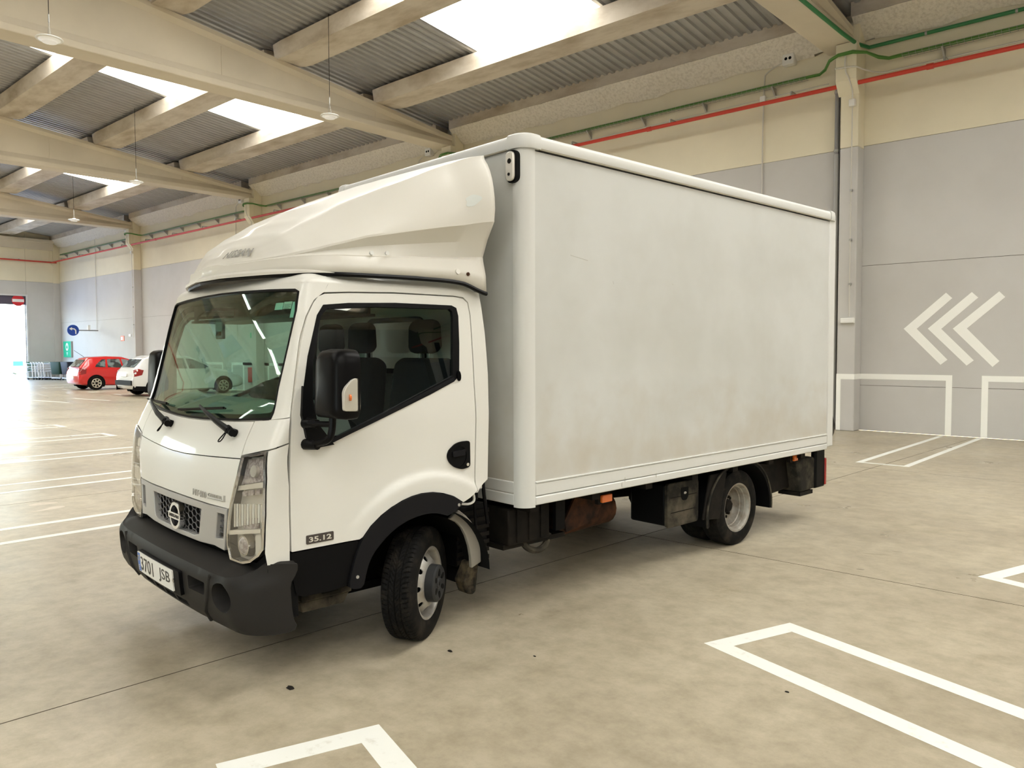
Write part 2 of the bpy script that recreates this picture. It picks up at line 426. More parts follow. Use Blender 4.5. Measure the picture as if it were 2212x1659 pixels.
# ---- floor: saw-cut slabs over a dark base
fl = MB().box(XE-.3, XR+.3, YB-.3, D+.3, -.30, -.03)
floor = obj('floor', fl, M['joint'], smooth=False, kind='structure')
def jx(i, y): return -4.03+5.88*i+.043*(y-2)
YJ = [YB, -10.8, -5.19, .42, 6.02, 11.6, D]
slab_i = 0
for i in range(-9, 4):
    for j in range(len(YJ)-1):
        y0, y1 = YJ[j]+.0045, YJ[j+1]-.0045
        q = [(max(XE, min(XR, jx(i, y)+.0045 if a == 0 else jx(i+1, y)-.0045)), y) for a, y in ((0, y0), (1, y0), (1, y1), (0, y1))]
        if q[1][0]-q[0][0] < .05: continue
        sl = obj('slab', MB().prism(q, lambda p, k: (p[0], p[1], -.03+.03*k)), M['floor'], floor, smooth=False)
        sl.data.materials.append(M['joint'])                    # cut faces take the dark joint colour
        for f in sl.data.polygons:
            if abs(f.normal.z) < .5: f.material_index = 1

# ---- painted bay markings (thin paint on the slabs)
def flat(poly, name='bay_marking', z=.0012, par=None, m='paintline', **kw):
    return obj(name, MB().prism(poly, lambda p, k: (p[0], p[1], .0002+(z-.0002)*k)), M[m], par or floor, smooth=False, **kw)
def strip(a, b, w, **kw):
    a = np.array(a, float); b = np.array(b, float); t = (b-a)/np.linalg.norm(b-a); n = np.array([-t[1], t[0]])*w/2
    return flat([tuple(a-n), tuple(b-n), tuple(b+n), tuple(a+n)], **kw)
def outline_u(p, u, v, lu, lv, w, close=True):
    """a long U: open (or closed) double line starting at corner p, long along u, short along v, line width w"""
    p = np.array(p, float); u = np.array(u, float)/np.linalg.norm(u); v = np.array(v, float)/np.linalg.norm(v)
    P = lambda a, b: tuple(p+u*a+v*b)
    pts = [P(0, 0), P(lu, 0), P(lu, w), P(w, w), P(w, lv-w), P(lu, lv-w), P(lu, lv), P(0, lv)]
    if close: pts = pts[:2]+[P(lu, lv), P(0, lv)]
    mb = MB()
    o = [P(0, 0), P(lu, 0), P(lu, lv), P(0, lv)]
    bars = [[P(0, 0), P(w, 0), P(w, lv), P(0, lv)], [P(w, 0), P(lu, 0), P(lu, w), P(w, w)], [P(w, lv-w), P(lu, lv-w), P(lu, lv), P(w, lv)]]
    for b in bars: mb.prism(b, lambda q, k: (q[0], q[1], .0002+.001*k))
    return obj('bay_marking', mb, M['paintline'], floor, smooth=False)
ang_u = (1.5, -.465); ang_v = (.3, .95)
outline_u((-2.16, 4.03), ang_u, (.23, .65), 5.0, .70, .115)
outline_u((-3.01, 1.50), ang_u, (.235, .68), 5.0, .70, .125)
outline_u((-1.285, 6.58), ang_u, (.21, .64), 5.0, .70, .115)
outline_u((-.42, 9.1), ang_u, (.22, .65), 5.0, .70, .115)
for cx in (-7.87, -10.70, -13.50, -16.31, -19.11, -21.9, -24.7):
    outline_u((cx, 6.22), (0, -1), (-1, 0), 5.3, .72, .10)
for i, cx in enumerate((-3.25, -.45, 2.35, -6.05, -8.85, -11.65, -14.45, -17.25, -20.05, -22.85, -25.65, -28.45, -31.25, -34.0, -36.9, -39.7, -42.5)):
    outline_u((cx, 12.06), (0, 1), (-1, 0), 4.7, .74, .09)
for y in (8.9, 10.2):
    strip((-30.3, y-.1), (-28.0, y+.25), .12)
# oil stains, tyre scuffs and grit on the floor
for pts in (smooth_poly([(-9.62, 2.68), (-9.78, 2.86), (-9.7, 2.98), (-9.56, 3.02), (-9.58, 2.86)], 2), smooth_poly([(-9.23, 2.54), (-9.3, 2.78), (-9.42, 2.9), (-9.3, 3.02), (-9.22, 2.84)], 2)):
    flat(pts, name='oil_stain', z=.0008, m='purlin')
M['stain'] = mat('dark_floor_stain', (.19, .17, .12), .5)
M['scuff'] = mat('faint_scuff', (.36, .32, .235), .6)
for (x, y, a, l, w, mm) in ((-2.05, 6.75, .4, .22, .02, 'scuff'), (-1.95, 6.95, .2, .08, .02, 'scuff'), (-2.0, 6.2, .3, .06, .02, 'stain'), (-1.55, 6.1, 0, .07, .012, 'stain'), (-.2, 13.6, .9, .9, .05, 'scuff'), (-.9, 12.6, .9, .7, .04, 'scuff'), (-3.0, 8.2, 1.2, .35, .02, 'scuff')):
    c, s = math.cos(a), math.sin(a)
    flat([(x+c*u*l-s*v*w, y+s*u*l+c*v*w) for u, v in ellipse(0, 0, .5, .5, 10)], name='scuff_mark', z=.0006, m=mm)

# ---- long wall behind the truck: precast panels with joints, grey below, cream above
ZJ = [0, .94, 3.41, 5.86, 8.32, 9.0]
wall = obj('wall_back', MB().box(XE-.3, XR+.3, D+.02, D+.25, 0, 9.0), M['joint'], smooth=False, kind='structure')
pm = {}
for b in range(len(COLX)):
    x1 = COLX[b] if b > 0 else XR; x0 = COLX[b+1] if b+1 < len(COLX) else None
for b in range(len(COLX)-1):
    xa, xb = COLX[b+1]-.16, COLX[b]-.16
    if xb > XR: xb = XR
    for j in range(len(ZJ)-1):
        obj('wall_panel', MB().box(xa+.003, xb-.003, D, D+.02, ZJ[j]+.004, ZJ[j+1]-.004), M['grey' if j < 3 else 'cream'], wall, smooth=False)
def wallpoly(poly, name, m, parent, y=D, d=.002):
    return obj(name, MB().prism(poly, lambda p, k: (p[0], y-.0003-d*k, p[1])), M[m], parent, smooth=False)
# chevrons
chs = ([(-4.70, 2.095), (-3.95, 2.78), (-3.84, 2.67), (-4.46, 2.09), (-3.90, 1.48), (-4.02, 1.38)],
       [(-4.26, 2.09), (-3.51, 2.77), (-3.40, 2.66), (-4.02, 2.08), (-3.45, 1.47), (-3.57, 1.37)],
       [(-3.82, 2.08), (-3.06, 2.76), (-2.96, 2.65), (-3.58, 2.08), (-3.03, 1.46), (-3.14, 1.35)])
for c in chs: wallpoly(c, 'painted_chevron', 'wallpaint', wall)
def frame_u(xa, xb, left=True, right=True, w=.11, h=1.18):
    mb = MB(); f = lambda p, k: (p[0], D-.0004-.002*k, p[1])
    mb.prism([(xa, h-w), (xb, h-w), (xb, h), (xa, h)], f)
    if left: mb.prism([(xa, .01), (xa+w, .01), (xa+w, h-w), (xa, h-w)], f)
    if right: mb.prism([(xb-w, .01), (xb, .01), (xb, h-w), (xb-w, h-w)], f)
    obj('painted_bay_frame', mb, M['wallpaint'], wall, smooth=False)
frame_u(-5.52, -3.81, left=False)
frame_u(-3.31, -1.0); frame_u(-.5, 1.8)
for k in range(9): frame_u(-8.3-2.8*k-.1, -8.3-2.8*k+2.0)
frame_u(-31.77, -29.69); frame_u(-29.52, -27.5)
for k in range(6): frame_u(-34.7-2.8*k, -34.7-2.8*k+2.2)

# ---- other walls (the end wall holds the vehicle doorway)
DY0, DY1, DH = 5.6, 15.05, 4.95
D2Y0, D2Y1 = -15.5, -6.5
endw = obj('wall_left', MB().box(XE-.25, XE-.02, D2Y1, DY0, 0, 11.2).box(XE-.25, XE-.02, DY1, D+.3, 0, 11.2).box(XE-.25, XE-.02, DY0, DY1, DH, 11.2)
           .box(XE-.25, XE-.02, D2Y0, D2Y1, 5.0, 11.2).box(XE-.25, XE-.02, YB-.3, D2Y0, 0, 11.2), M['joint'], smooth=False, kind='structure')
for (y0, y1, z0, z1, mm) in ((DY1+.03, D, 0, 5.82, 'grey'), (DY1+.03, D, 5.83, 9.2, 'cream'), (DY0, DY1+.02, DH+.02, 5.82, 'grey'), (DY0, DY1+.02, 5.83, 9.6, 'cream'),
                             (D2Y1, DY0-.01, 0, 5.82, 'grey'), (D2Y1, DY0-.01, 5.83, 10.1, 'cream'),
                             (YB, D2Y0, 0, 5.82, 'grey'), (D2Y0, D2Y1, 5.0, 5.82, 'grey'), (YB, D2Y1-.01, 5.83, 9.4, 'cream')):
    obj('wall_panel', MB().box(XE-.02, XE, y0, y1, z0, z1), M[mm], endw, smooth=False)
FX0, FX1, FH = -1.8, 2.2, 3.2           # wide open vehicle entrance in the wall behind the camera
obj('wall_front', MB().box(XE-.3, FX0, YB-.25, YB, 0, 9.2).box(FX1, XR+.3, YB-.25, YB, 0, 9.2).box(FX0, FX1, YB-.25, YB, FH, 9.2), M['darkgrey'], smooth=False, kind='structure')
obj('wall_right', MB().box(XR, XR+.25, YB-.3, D+.3, 0, 11.2), M['darkgrey'], smooth=False, kind='structure')

# vehicle doorway in the end wall
dr = obj('door_1', MB().box(XE-.05, XE+.05, DY1, DY1+.09, 0, DH+.09).box(XE-.05, XE+.05, DY0-.09, DY0, 0, DH+.09).box(XE-.05, XE+.05, DY0, DY1, DH, DH+.09), M['frame'], smooth=False, kind='structure')
sh = MB()
for k in range(6): sh.box(XE-.18, XE-.06, DY0+.005, DY1-.005, 4.44+.085*k, 4.44+.085*k+.08)
obj('shutter_box', sh, M['shutter'], dr, smooth=False, label='dark rolled shutter curtain')
sg = empty('no_entry_sign', (XE+.055, 14.66, 4.68), label='round red no-entry sign on the dark shutter above the doorway', category='sign')
disc = lambda r, x0, x1: MB().lathe([(x0, 0.001), (x0, r), (x1, r), (x1, .001)], 28, lambda a, rr, t: (a, rr*math.cos(t), rr*math.sin(t)))
sg.location.x = XE-.05
obj('disc', disc(.33, 0, .02), M['signred'], sg, ang=30)
obj('bar', MB().box(.02, .026, -.30, .30, -.085, .085), M['signwhite'], sg, smooth=False)
# second doorway, open, further along the same end wall
d2 = obj('door_2', MB().box(XE-.05, XE+.05, D2Y1, D2Y1+.09, 0, 5.09).box(XE-.05, XE+.05, D2Y0-.09, D2Y0, 0, 5.09).box(XE-.05, XE+.05, D2Y0, D2Y1, 5.0, 5.09), M['frame'], smooth=False, kind='structure')

# ---- columns
colmesh = {}
def column(xr, i):
    xl = xr-.36; yf = D-.37
    r = empty('column', (xr, D, 0), kind='structure')
    obj('lower_shaft', MB().box(-.36, 0, -.37, 0, 0, 5.80), M['grey'], r, smooth=False, bevel=.02)
    obj('upper_shaft', MB().box(-.36, 0, -.37, 0, 5.80, 8.3), M['cream'], r, smooth=False, bevel=.02)
    cap = [(-.36-.02, -.37), (-.36-.02, -.58), (.0, -.58), (.0, -.37)]
    mb = MB().box(-.40, .012, -.57, -.371, 7.10, 7.84)
    mb.prism([(-.371, 6.84), (-.371, 7.10), (-.57, 7.10)], lambda p, k: (-.40+.412*k, p[0], p[1]))
    obj('corbel', mb, M['cream'], r, smooth=False, bevel=.01)
    obj('dark_strip', MB().box(-.42, -.36, -.20, 0, 0, 7.0), M['dark'], r, smooth=False)  # dark strip down the column's left side
    return r
for i, x in enumerate(COLX):
    if x < XR: column(x, i)
mb = MB().prism([(-5.88, 1.07), (-5.52, 1.07), (-5.52, 1.18), (-5.88, 1.18)], lambda p, k: (p[0], D-.372-.002*k, p[1])).prism([(-5.88, .01), (-5.79, .01), (-5.79, 1.07), (-5.88, 1.07)], lambda p, k: (p[0], D-.372-.002*k, p[1]))
mb.prism([(D-.372, 1.07), (D, 1.07), (D, 1.18), (D-.372, 1.18)], lambda p, k: (-5.519+.0015*k, p[0], p[1]))
obj('painted_bay_frame', mb, M['wallpaint'], wall, smooth=False)

# ---- roof beams across the hall (tapered, web and bottom flange)
def beam(xr, i):
    x0, x1 = xr-.74, xr-.12; ys = [YB, -12, -6, 0, 6, 12, D-.02]
    r = empty('beam', (xr, D, 7.85), kind='structure')
    L = lambda x, y, z: (x-xr, y-D, z-7.85)
    obj('bottom_flange', MB().box(x0-xr, x1-xr, YB-D, -.02, 0, .16), M['beam'], r, smooth=False, bevel=.025)
    web = MB()
    rows = []
    for y in ys:
        zt = zbeam(y); w = .10
        rows.append([L(x0, y, 8.0), L(x0+w, y, 8.16), L(x0+w, y, zt-.20), L(x0, y, zt-.10), L(x0, y, zt), L(x1, y, zt), L(x1, y, zt-.10), L(x1-w, y, zt-.20), L(x1-w, y, 8.16), L(x1, y, 8.0)])
    web.grid(rows, closed=True)
    obj('web', web, M['beam'], r, smooth=False)
    for y in (13.7, 9.2, 4.7, .2, -4.3, -8.8):
        obj('stiffener', MB().box(x0-xr+.085, x1-xr-.085, y-D, y-D+.05, .3, zbeam(y)-8.1), M['beam'], r, smooth=False)
for i, x in enumerate(COLX):
    if x < XR: beam(x, i)

eb = empty('end_beam', (XE, D, 7.75), kind='structure')
obj('web', MB().box(.0, .30, -26, -.4, 0, .42), M['beam'], eb, smooth=False)
obj('top_flange', MB().box(.0, .40, -26, -.4, .42, .60), M['beam'], eb, smooth=False)
# ---- purlins along the hall, one run per bay, with chamfered ends
PY = []
for m_ in range(5): PY.append((14.42-3.05*m_, 8.47+.118*3.05*m_))
for m_ in range(5): PY.append((-(14.42-3.05*m_)+.8, 8.47+.118*3.05*m_))
for b in range(len(COLX)):
    xa = COLX[b]-.12 if b < len(COLX) else XE
    xb = min(XR, COLX[b-1]-.74) if b > 0 else XR
    if xb-xa < 1: continue
    for (yf, zb) in PY:
        h = .40
        prof = [(yf-.80, zb), (yf, zb), (yf+.03, zb+h*.8), (yf-.10, zb+h), (yf-.72, zb+h), (yf-.86, zb+h-.02), (yf-.84, zb+h*.6)]
        cy = yf-.4
        rows = []
        for x in (xa-.10, xa+.35, xb-.35, xb+.10):
            e = x in (xa-.10, xb+.10)
            rows.append([(x, y if not e else cy+(y-cy)*.90, z if not e else zb+.05+(z-zb)*.9) for y, z in prof])
        p = MB().grid(rows, closed=True)
        n = len(prof); p.f += [tuple(range(n-1, -1, -1)), tuple(3*n+k for k in range(n))]
        obj('purlin', p, M['purlin'], smooth=False, kind='structure')
    # edge beam along the wall with its rough mortar haunch
    e = empty('edge_beam', (0, 0, 0), kind='structure')
    obj('face', MB().box(xa-.02, xb+.02, 16.41, D-.01, 8.36, 8.66), M['purlin'], e, smooth=False)
    hh = MB(); rows = []
    rng = random.Random(b)
    nx = int((xb-xa)/.3)
    for i in range(nx+1):
        x = xa+(xb-xa)*i/nx; fade = min(1, (i+.3)/2, (nx-i+.3)/2)
        rows.append([(x, 16.42, 8.37), (x, 16.405+rng.uniform(-.008, .004), 8.35+rng.uniform(-.008, .004)), (x, 16.62, 8.17+rng.uniform(-.01, .01)), (x, D-.06, 7.98+rng.uniform(-.025, .03)), (x, D-.02, 7.93+rng.uniform(-.04, .05)+.1*(1-fade)), (x, D+.01, 8.37)])
    hh.grid(rows, closed=True); n = 6
    hh.f += [tuple(range(n-1, -1, -1)), tuple(nx*n+k for k in range(n))]
    obj('mortar_haunch', hh, M['rough'], e, ang=60)

# ---- corrugated roof: one-metre sheets, translucent ones let the daylight in
ceil_ = empty('ceiling', (0, 0, 0), kind='structure')
def sheet_mesh(name, segs, mt, w=.99):
    prof = []
    x = 0; pitch = w/4
    for k in range(4):
        prof += [(x, 0), (x+pitch*.40, 0), (x+pitch*.52, .045), (x+pitch*.88, .045)]; x += pitch
    prof.append((w, 0))
    mb = MB()
    for (ya, yb) in segs:
        rows = [[(px, y, zroof(y)+pz+dz) for px, pz in prof] for y, dz in ((ya, 0), (yb, 0))]
        r2 = [[(a, b, c+.012) for a, b, c in r] for r in rows]
        mb.grid(rows); o = len(prof); mb.grid(r2)
        mb.add([rows[0][0], rows[0][-1], rows[1][-1], rows[1][0], r2[0][0], r2[0][-1], r2[1][-1], r2[1][0]], [(0, 3, 7, 4), (1, 5, 6, 2)])
    me = mb.mesh(name, smooth=False, fix=False); me.materials.append(mt); return me
near_full = sheet_mesh('roof_sheet', [(0, D+.2)], M['roofsheet']); far_full = sheet_mesh('roof_sheet', [(YB-.2, 0)], M['roofsheet'])
near_low = sheet_mesh('roof_sheet_short', [(13.95, D+.2), (0, 3.6)], M['roofsheet']); far_low = sheet_mesh('roof_sheet_short', [(YB-.2, -13.95), (-.8, 0)], M['roofsheet'])
near_sky = sheet_mesh('roof_light', [(3.6, 13.95)], M['skylight']); far_sky = sheet_mesh('roof_light', [(-13.95, -.8)], M['skylight'])
for b in range(len(COLX)):
    xa = COLX[b]-.74
    xb = (COLX[b-1]-.74) if b > 0 else XR+.2
    if xb > XR+.2: xb = XR+.2
    n = max(1, int(round((xb-xa)/.905))); w = (xb-xa)/n
    cen = {1: 12.0, 2: .3, 3: -11.6, 4: -21.2, 5: -33.8, 6: -45.2}.get(b, (xa+xb)/2)
    cen2 = {2: 4.0, 3: -8.2, 4: -19.6, 5: -30.9, 6: -45.3}.get(b, (xa+xb)/2-.3)
    for i in range(n):
        x = xa+i*w
        for c_, full_, low_, sky_ in ((cen, near_full, near_low, near_sky), (cen2, far_full, far_low, far_sky)):
            isky = abs(x+w/2-c_) < (1.85 if (b >= 5 and sky_ is far_sky) else 2.05)
            for me, nm in (((low_, 'roof_sheet'), (sky_, 'roof_light')) if isky else ((full_, 'roof_sheet'),)):
                o = link(nm, me, None, ceil_); o.location = (x, 0, 0); o.scale = (w/.99*.999, 1, 1)
# dark deck over the whole hall, above the sheets, unseen from below
obj('ceiling_deck', MB().box(XE-.3, XR+.3, YB-.3, 0, 10.75, 10.8).box(XE-.3, XR+.3, 0, D+.3, 10.75, 10.8), M['dark'], ceil_, smooth=False)

# ================================================================== SERVICES ON THE WALL
def chaikin3(pts, it=2):
    for _ in range(it):
        q = [pts[0]]
        for a, b in zip(pts[:-1], pts[1:]):
            a = np.array(a); b = np.array(b); q += [tuple(a*.75+b*.25), tuple(a*.25+b*.75)]
        q.append(pts[-1]); pts = q
    return pts
# red fire pipe with its hangers
PZ = 7.04; PYY = D-.15
def goes_round(y, z, x0, x1, yc=D-.66, dz=0, zc=None):
    """a run along the wall that swings out round every corbel"""
    pts = [(x1, y, z)]
    for c in COLX:
        if x0+.8 < c < x1-.3:
            pts += [(c+.75, y, z), (c+.40, y, z), (c+.10, yc, (zc or z)), (c-.47, yc, (zc or z)), (c-.80, y, z), (c-1.15, y, z)]
    pts.append((x0, y, z)); return pts
rp = empty('fire_pipe', (0, D-.45, PZ), label='long red fire sprinkler pipe running along the cream upper wall', category='pipe')
obj('pipe', MB().tube([(XR-.1, 0, 0), (XE+.15, 0, 0)], .043, 10), M['redp'], rp)
for c in (-10.4, -4.2, -24.3, -38.0):
    obj('coupling', MB().tube([(c-.06, 0, 0), (c+.06, 0, 0)], .055, 10), M['redp'], rp)
bx = MB().box(-.02, .02, 0, .45, .10, .13).box(-.015, .015, -.015, .015, .03, .12)
bm_ = bx.mesh('hanger', smooth=False)
x = 1.9
while x > XE+1:
    if all(not (c-.5 < x < c+.12) for c in COLX): link('hanger', bm_, M['steel'], rp).location = (x, 0, 0)
    x -= 2.93
rp2 = empty('fire_pipe', (XE+.16, D-.2, PZ), label='red fire pipe crossing the end wall above the vehicle doorway', category='pipe')
obj('pipe', MB().tube([(0, 0, 0), (0, -24, .05)], .043, 8), M['redp'], rp2)
for k in range(7): obj('hanger', MB().box(-.16, .01, -2-3.3*k, -1.96-3.3*k, .05, .08), M['steel'], rp2, smooth=False)
# wire cable tray with its triangular brackets and the green cable bundle lying on it
TZ = 7.45; TY = D-.13
tr_ = empty('cable_tray', (0, TY, TZ), label='wire cable tray along the cream wall on small triangular brackets', category='cable tray')
for b in range(len(COLX)):
    xb = COLX[b-1]-1.15 if b > 0 else XR-.2
    xa = COLX[b]+.75
    if xb-xa < 1 or xa > XR: continue
    t = MB()
    for dy, dz in ((-.08, 0), (.08, 0), (-.08, .05), (.08, .05), (0, 0)): t.tube([(xa, dy, dz), (xb, dy, dz)], .004, 4)
    xx = xa
    while xx < xb: t.tube([(xx, -.08, .05), (xx, -.08, 0), (xx, .08, 0), (xx, .08, .05)], .003, 4); xx += .12
    obj('wire_basket', t, M['steel'], tr_, smooth=False, kind='stuff')
brm = MB().prism([(.12, -.01), (-.10, -.01), (.12, -.20)], lambda p, k: (-.018+.036*k, p[0], p[1])).mesh('bracket', smooth=False)
x = 7.7
while x > XE+1:
    if all(not (c-1.1 < x < c+.7) for c in COLX): link('bracket', brm, M['steel'], tr_).location = (x, 0, 0)
    x -= 1.68
gb = MB()
rng = random.Random(3)
base = goes_round(TY, TZ+.035, XE+.6, XR-.3, yc=D-.64, zc=7.60)
for k in range(4):
    dy, dz = (-.03, .03, 0, .01)[k], (0, 0, .025, -.012)[k]
    pts = []
    for p in chaikin3(base, 1): pts.append((p[0], p[1]+dy-0+rng.uniform(-.01, .01), p[2]+dz+rng.uniform(-.008, .008)))
    gb.tube(pts, .014, 5)
o = obj('cable_bundle', gb, M['greenc'], label='loose bundle of olive green cables laid along the wall cable tray', category='cable')
# thin white conduit below the tray, and the thicker dark green run that turns along the beam
for xa, xb, lab in ((COLX[2]-.9, XR-.3, 'thin pale conduit clipped under the cable tray, right of the column with the corbel'),):
    pass
c1 = chaikin3([(XR-.3, D-.03, 7.27), (-4.9, D-.03, 7.27), (-5.2, D-.03, 7.25), (-5.44, D-.48, 7.28), (-5.52, D-.60, 7.33), (-5.92, D-.60, 7.36)], 2)
obj('thin_conduit', MB().tube(c1, .016, 6), M['conduit'], label='thin pale conduit bending over the corbel of the column behind the truck', category='conduit')
c2 = [(-6.25, D-.03, 7.28), (-17.0, D-.03, 7.20)]
obj('thin_conduit', MB().tube(c2, .013, 6), M['conduit'], label='thin pale conduit running straight above the red pipe, behind the truck', category='conduit')
dg = [(XR-.3, D-.06, 7.82), (-5.15, D-.06, 7.82), (-5.42, D-.12, 7.80), (-5.55, D-.45, 7.815), (-5.58, D-1.2, 7.815), (-5.62, 1.0, 7.815)]
dgp = empty('green_conduit', (0, 0, 0), label='thick dark green conduit turning from the wall along the roof beam edge', category='conduit')
obj('tube', MB().tube(dg, .038, 8), M['greend'], dgp)
for k in range(7):
    obj('clip', MB().tube([(-4.4+1.5*k, D-.06, 7.82), (-4.36+1.5*k, D-.06, 7.82)], .044, 8), M['steel'], dgp)
# downpipe beside each column
for i, x in enumerate(COLX[2:], 2):
    d = empty('downpipe', (x-.50, D-.14, 0), label='grey plastic downpipe beside the column behind the truck' if i == 2 else f'grey downpipe beside the {["second","third","fourth","corner"][i-3]} wall column beyond the truck', category='pipe', group='downpipes beside the wall columns')
    obj('lower_pipe', MB().tube([(0, 0, 0), (0, 0, 5.75)], .058, 10), M['greypipe'], d)
    obj('upper_pipe', MB().tube([(0, 0, 5.75), (0, 0, 7.75)], .05, 10), M['greypipe2'], d, label='darker upper length')
    for z in (1.9, 3.9, 5.8, 7.0): obj('pipe_clip', MB().tube([(0, 0, z), (0, 0, z+.05)], .064, 10), M['greypipe'], d)
# conduit down the column face to the white emergency fitting
cl = empty('column_conduit', (-5.70, D-.40, 0), label='thin conduit with junction box down the front of the column', category='conduit')
obj('tube', MB().tube(chaikin3([(-.02, -.20, 7.62), (-.02, -.20, 7.26), (.06, -.19, 7.12), (.075, -.02, 6.9), (.07, -.012, 6.75)], 2), .015, 6), M['conduit'], cl)
obj('lower_tube', MB().tube([(.07, -.012, 6.6), (.07, -.012, 2.36)], .011, 6), M['conduit'], cl)
obj('junction_box', MB().box(.01, .13, -.06, .025, 6.60, 6.74), M['whitep'], cl, bevel=.012)
for z in (3.0, 3.9, 4.9): obj('clip', MB().box(.045, .095, -.024, .026, z, z+.04), M['steel'], cl, smooth=False)
index_kids()
for k, lab in enumerate(('thin conduit on the column hidden by the cargo box roof', 'thin conduit on the column left of the deflector top', 'thin conduit on the column beside the red car')):
    c_ = copy_tree(cl); c_.location.x = -5.70-S*(k+1); c_['label'] = lab; c_['category'] = 'conduit'; c_['group'] = 'conduits down the far columns'
ef = empty('emergency_light', (-5.66, D-.375, 2.22), label='small white emergency light fixed low on the column', category='light')
obj('body', MB().box(-.14, .14, -.06, 0, 0, .11), M['whitep'], ef, bevel=.012)
obj('diffuser', MB().box(-.125, .125, -.066, -.06, .012, .07), M['signwhite'], ef, bevel=.004)
# mid-bay twin sensor boxes with their drop conduit
for b, xc in enumerate((-7.08, -18.75, -30.5, -42.2)):
    lab = ['white twin-hole wall sensor high on the mortar band above the truck', 'white wall sensor over the roof edge of the cargo box', 'white wall sensor in the bay left of the deflector', 'white wall sensor in the last bay before the corner'][b]
    s = empty('wall_sensor', (xc, D-.10, 7.93), label=lab, category='sensor', group='twin sensor boxes on the long wall')
    obj('housing', MB().box(-.13, .13, -.08, .10, -.08, .16), M['whitep'], s, bevel=.02)
    for dx in (-.045, .045): obj('eye', MB().tube([(dx, -.081, .05), (dx, -.072, .05)], .034, 12), M['dark'], s)
    zt = 2.9 if b == 3 else 2.0
    xd = xc-.62
    if b == 3: xd = -46.75
    q = empty('drop_conduit', (xd, D-.02, 0), label=['vertical conduit dropping from the sensor to behind the cargo box', 'vertical conduit dropping behind the cargo roof front', 'vertical conduit dropping behind the roof deflector nose', 'vertical conduit dropping to the round blue sign'][b], category='conduit', group='drop conduits on the long wall')
    obj('tube', MB().tube(chaikin3([(xc-.13-xd, -.02, 7.97), (.12, -.02, 7.86), (0, -.02, 7.72), (0, -.02, zt)], 2) if b != 3 else [(0, -.02, 7.9), (0, -.02, zt)], .014, 6), M['conduit'], q)
    obj('junction_box', MB().box(-.06, .06, -.05, .01, 7.22, 7.34), M['whitep'], q, bevel=.01)
# pendant lamps
for k, (x, y, z) in enumerate(((-14.85, 4.72, 6.98), (-15.06, 10.5, 6.99), (-25.35, 10.42, 6.99), (-34.4, 11.65, 6.98))):
    l = empty('pendant_lamp', (x, y, z), label=['white disc pendant lamp in the upper corner, hung close to the beam', 'white disc pendant lamp hanging in front of the nearest whole beam', 'white disc pendant lamp in front of the middle beam', 'small white disc pendant lamp before the farthest beam'][k], category='lamp', group='disc lamps hung from the roof')
    pr = [(.070, .001), (.066, .05), (.03, .08), (.018, .20), (.004, .212), (-.006, .205), (-.008, .17)]
    obj('shade', MB().lathe(pr, 28, lambda a, r, t: (r*math.cos(t), r*math.sin(t), a)), M['whitep'], l)
    obj('diffuser', MB().lathe([(-.008, .17), (-.03, .12), (-.05, .115), (-.055, .001)], 28, lambda a, r, t: (r*math.cos(t), r*math.sin(t), a)), M['lampglow'], l)
    obj('hook', MB().tube([(-.06, 0, .07), (0, 0, .30), (.06, 0, .07)], .004, 5).tube([(0, 0, .28), (0, 0, .42)], .012, 6), M['steel'], l)
    obj('cable', MB().tube([(0, 0, .3), (0, 0, zroof(y)-z-.03)], .006, 5), M['black'], l)
# signs on the far end of the wall
bs = empty('left_turn_sign', (-46.7, D, 2.83), label='round blue turn-left sign on a short wall arm above the red car', category='sign')
obj('arm', MB().box(-.02, .02, -1.05, 0, -.03, .03), M['greypipe2'], bs, smooth=False)
obj('fixing_plate', MB().box(-.03, .03, -.55, -.42, .03, .30), M['whitep'], bs, smooth=False)
obj('disc', MB().lathe([(.0, .001), (.0, .30), (.03, .30), (.03, .001)], 28, lambda a, r, t: (a, -1.30+r*math.cos(t), r*math.sin(t))), M['signblue'], bs)
arr = [(.10, -.20), (.16, -.20), (.16, .0), (.08, .10), (-.06, .115), (-.06, .17), (-.20, .08), (-.06, -.01), (-.06, .055), (.05, .045), (.10, -.02)]
obj('arrow', MB().prism(arr, lambda p, k: (.031+.003*k, -1.30+p[0], p[1])), M['signwhite'], bs, smooth=False)
gs = empty('green_sign', (-51.35, D, 1.32), label='green panel sign with pale emblem and arrow by the wall corner', category='sign')
obj('board', MB().box(-.62, .62, -.10, 0, 0, .95), M['signgreen'], gs, smooth=False)
obj('edge', MB().box(.622, .66, -.10, 0, 0, .95), M['greypipe'], gs, smooth=False)
obj('emblem', MB().prism([(.23*math.cos(2*PI*k/20), .62+.24*math.sin(2*PI*k/20)) for k in range(20)], lambda p, k: (p[0], -.101-.004*k, p[1])), M['signwhite'], gs, smooth=False)
obj('emblem_mark', MB().prism([(-.11, .52), (.11, .52), (.13, .62), (0, .74), (-.13, .62)], lambda p, k: (p[0], -.106-.003*k, p[1])), M['signgreen'], gs, smooth=False)
obj('arrow', MB().prism([(-.12, .30), (.12, .30), (0, .08)], lambda p, k: (p[0], -.101-.003*k, p[1])), M['sticker'], gs, smooth=False)
hs = empty('hose_sign', (-43.33, D, 2.22), label='small orange fire equipment sign on the grey wall', category='sign')
obj('plate', MB().box(-.22, .22, -.02, 0, 0, .27), M['orangesign'], hs, smooth=False)
obj('symbol', MB().box(-.16, .0, -.025, -.021, .05, .22).box(.05, .10, -.025, -.021, .05, .22), M['signwhite'], hs, smooth=False)
es = empty('emergency_light', (-41.3, D-.39, 2.42), label='small white emergency light on the far column above the white car', category='light')
obj('body', MB().box(-.14, .14, -.06, 0, 0, .13), M['whitep'], es, bevel=.012)
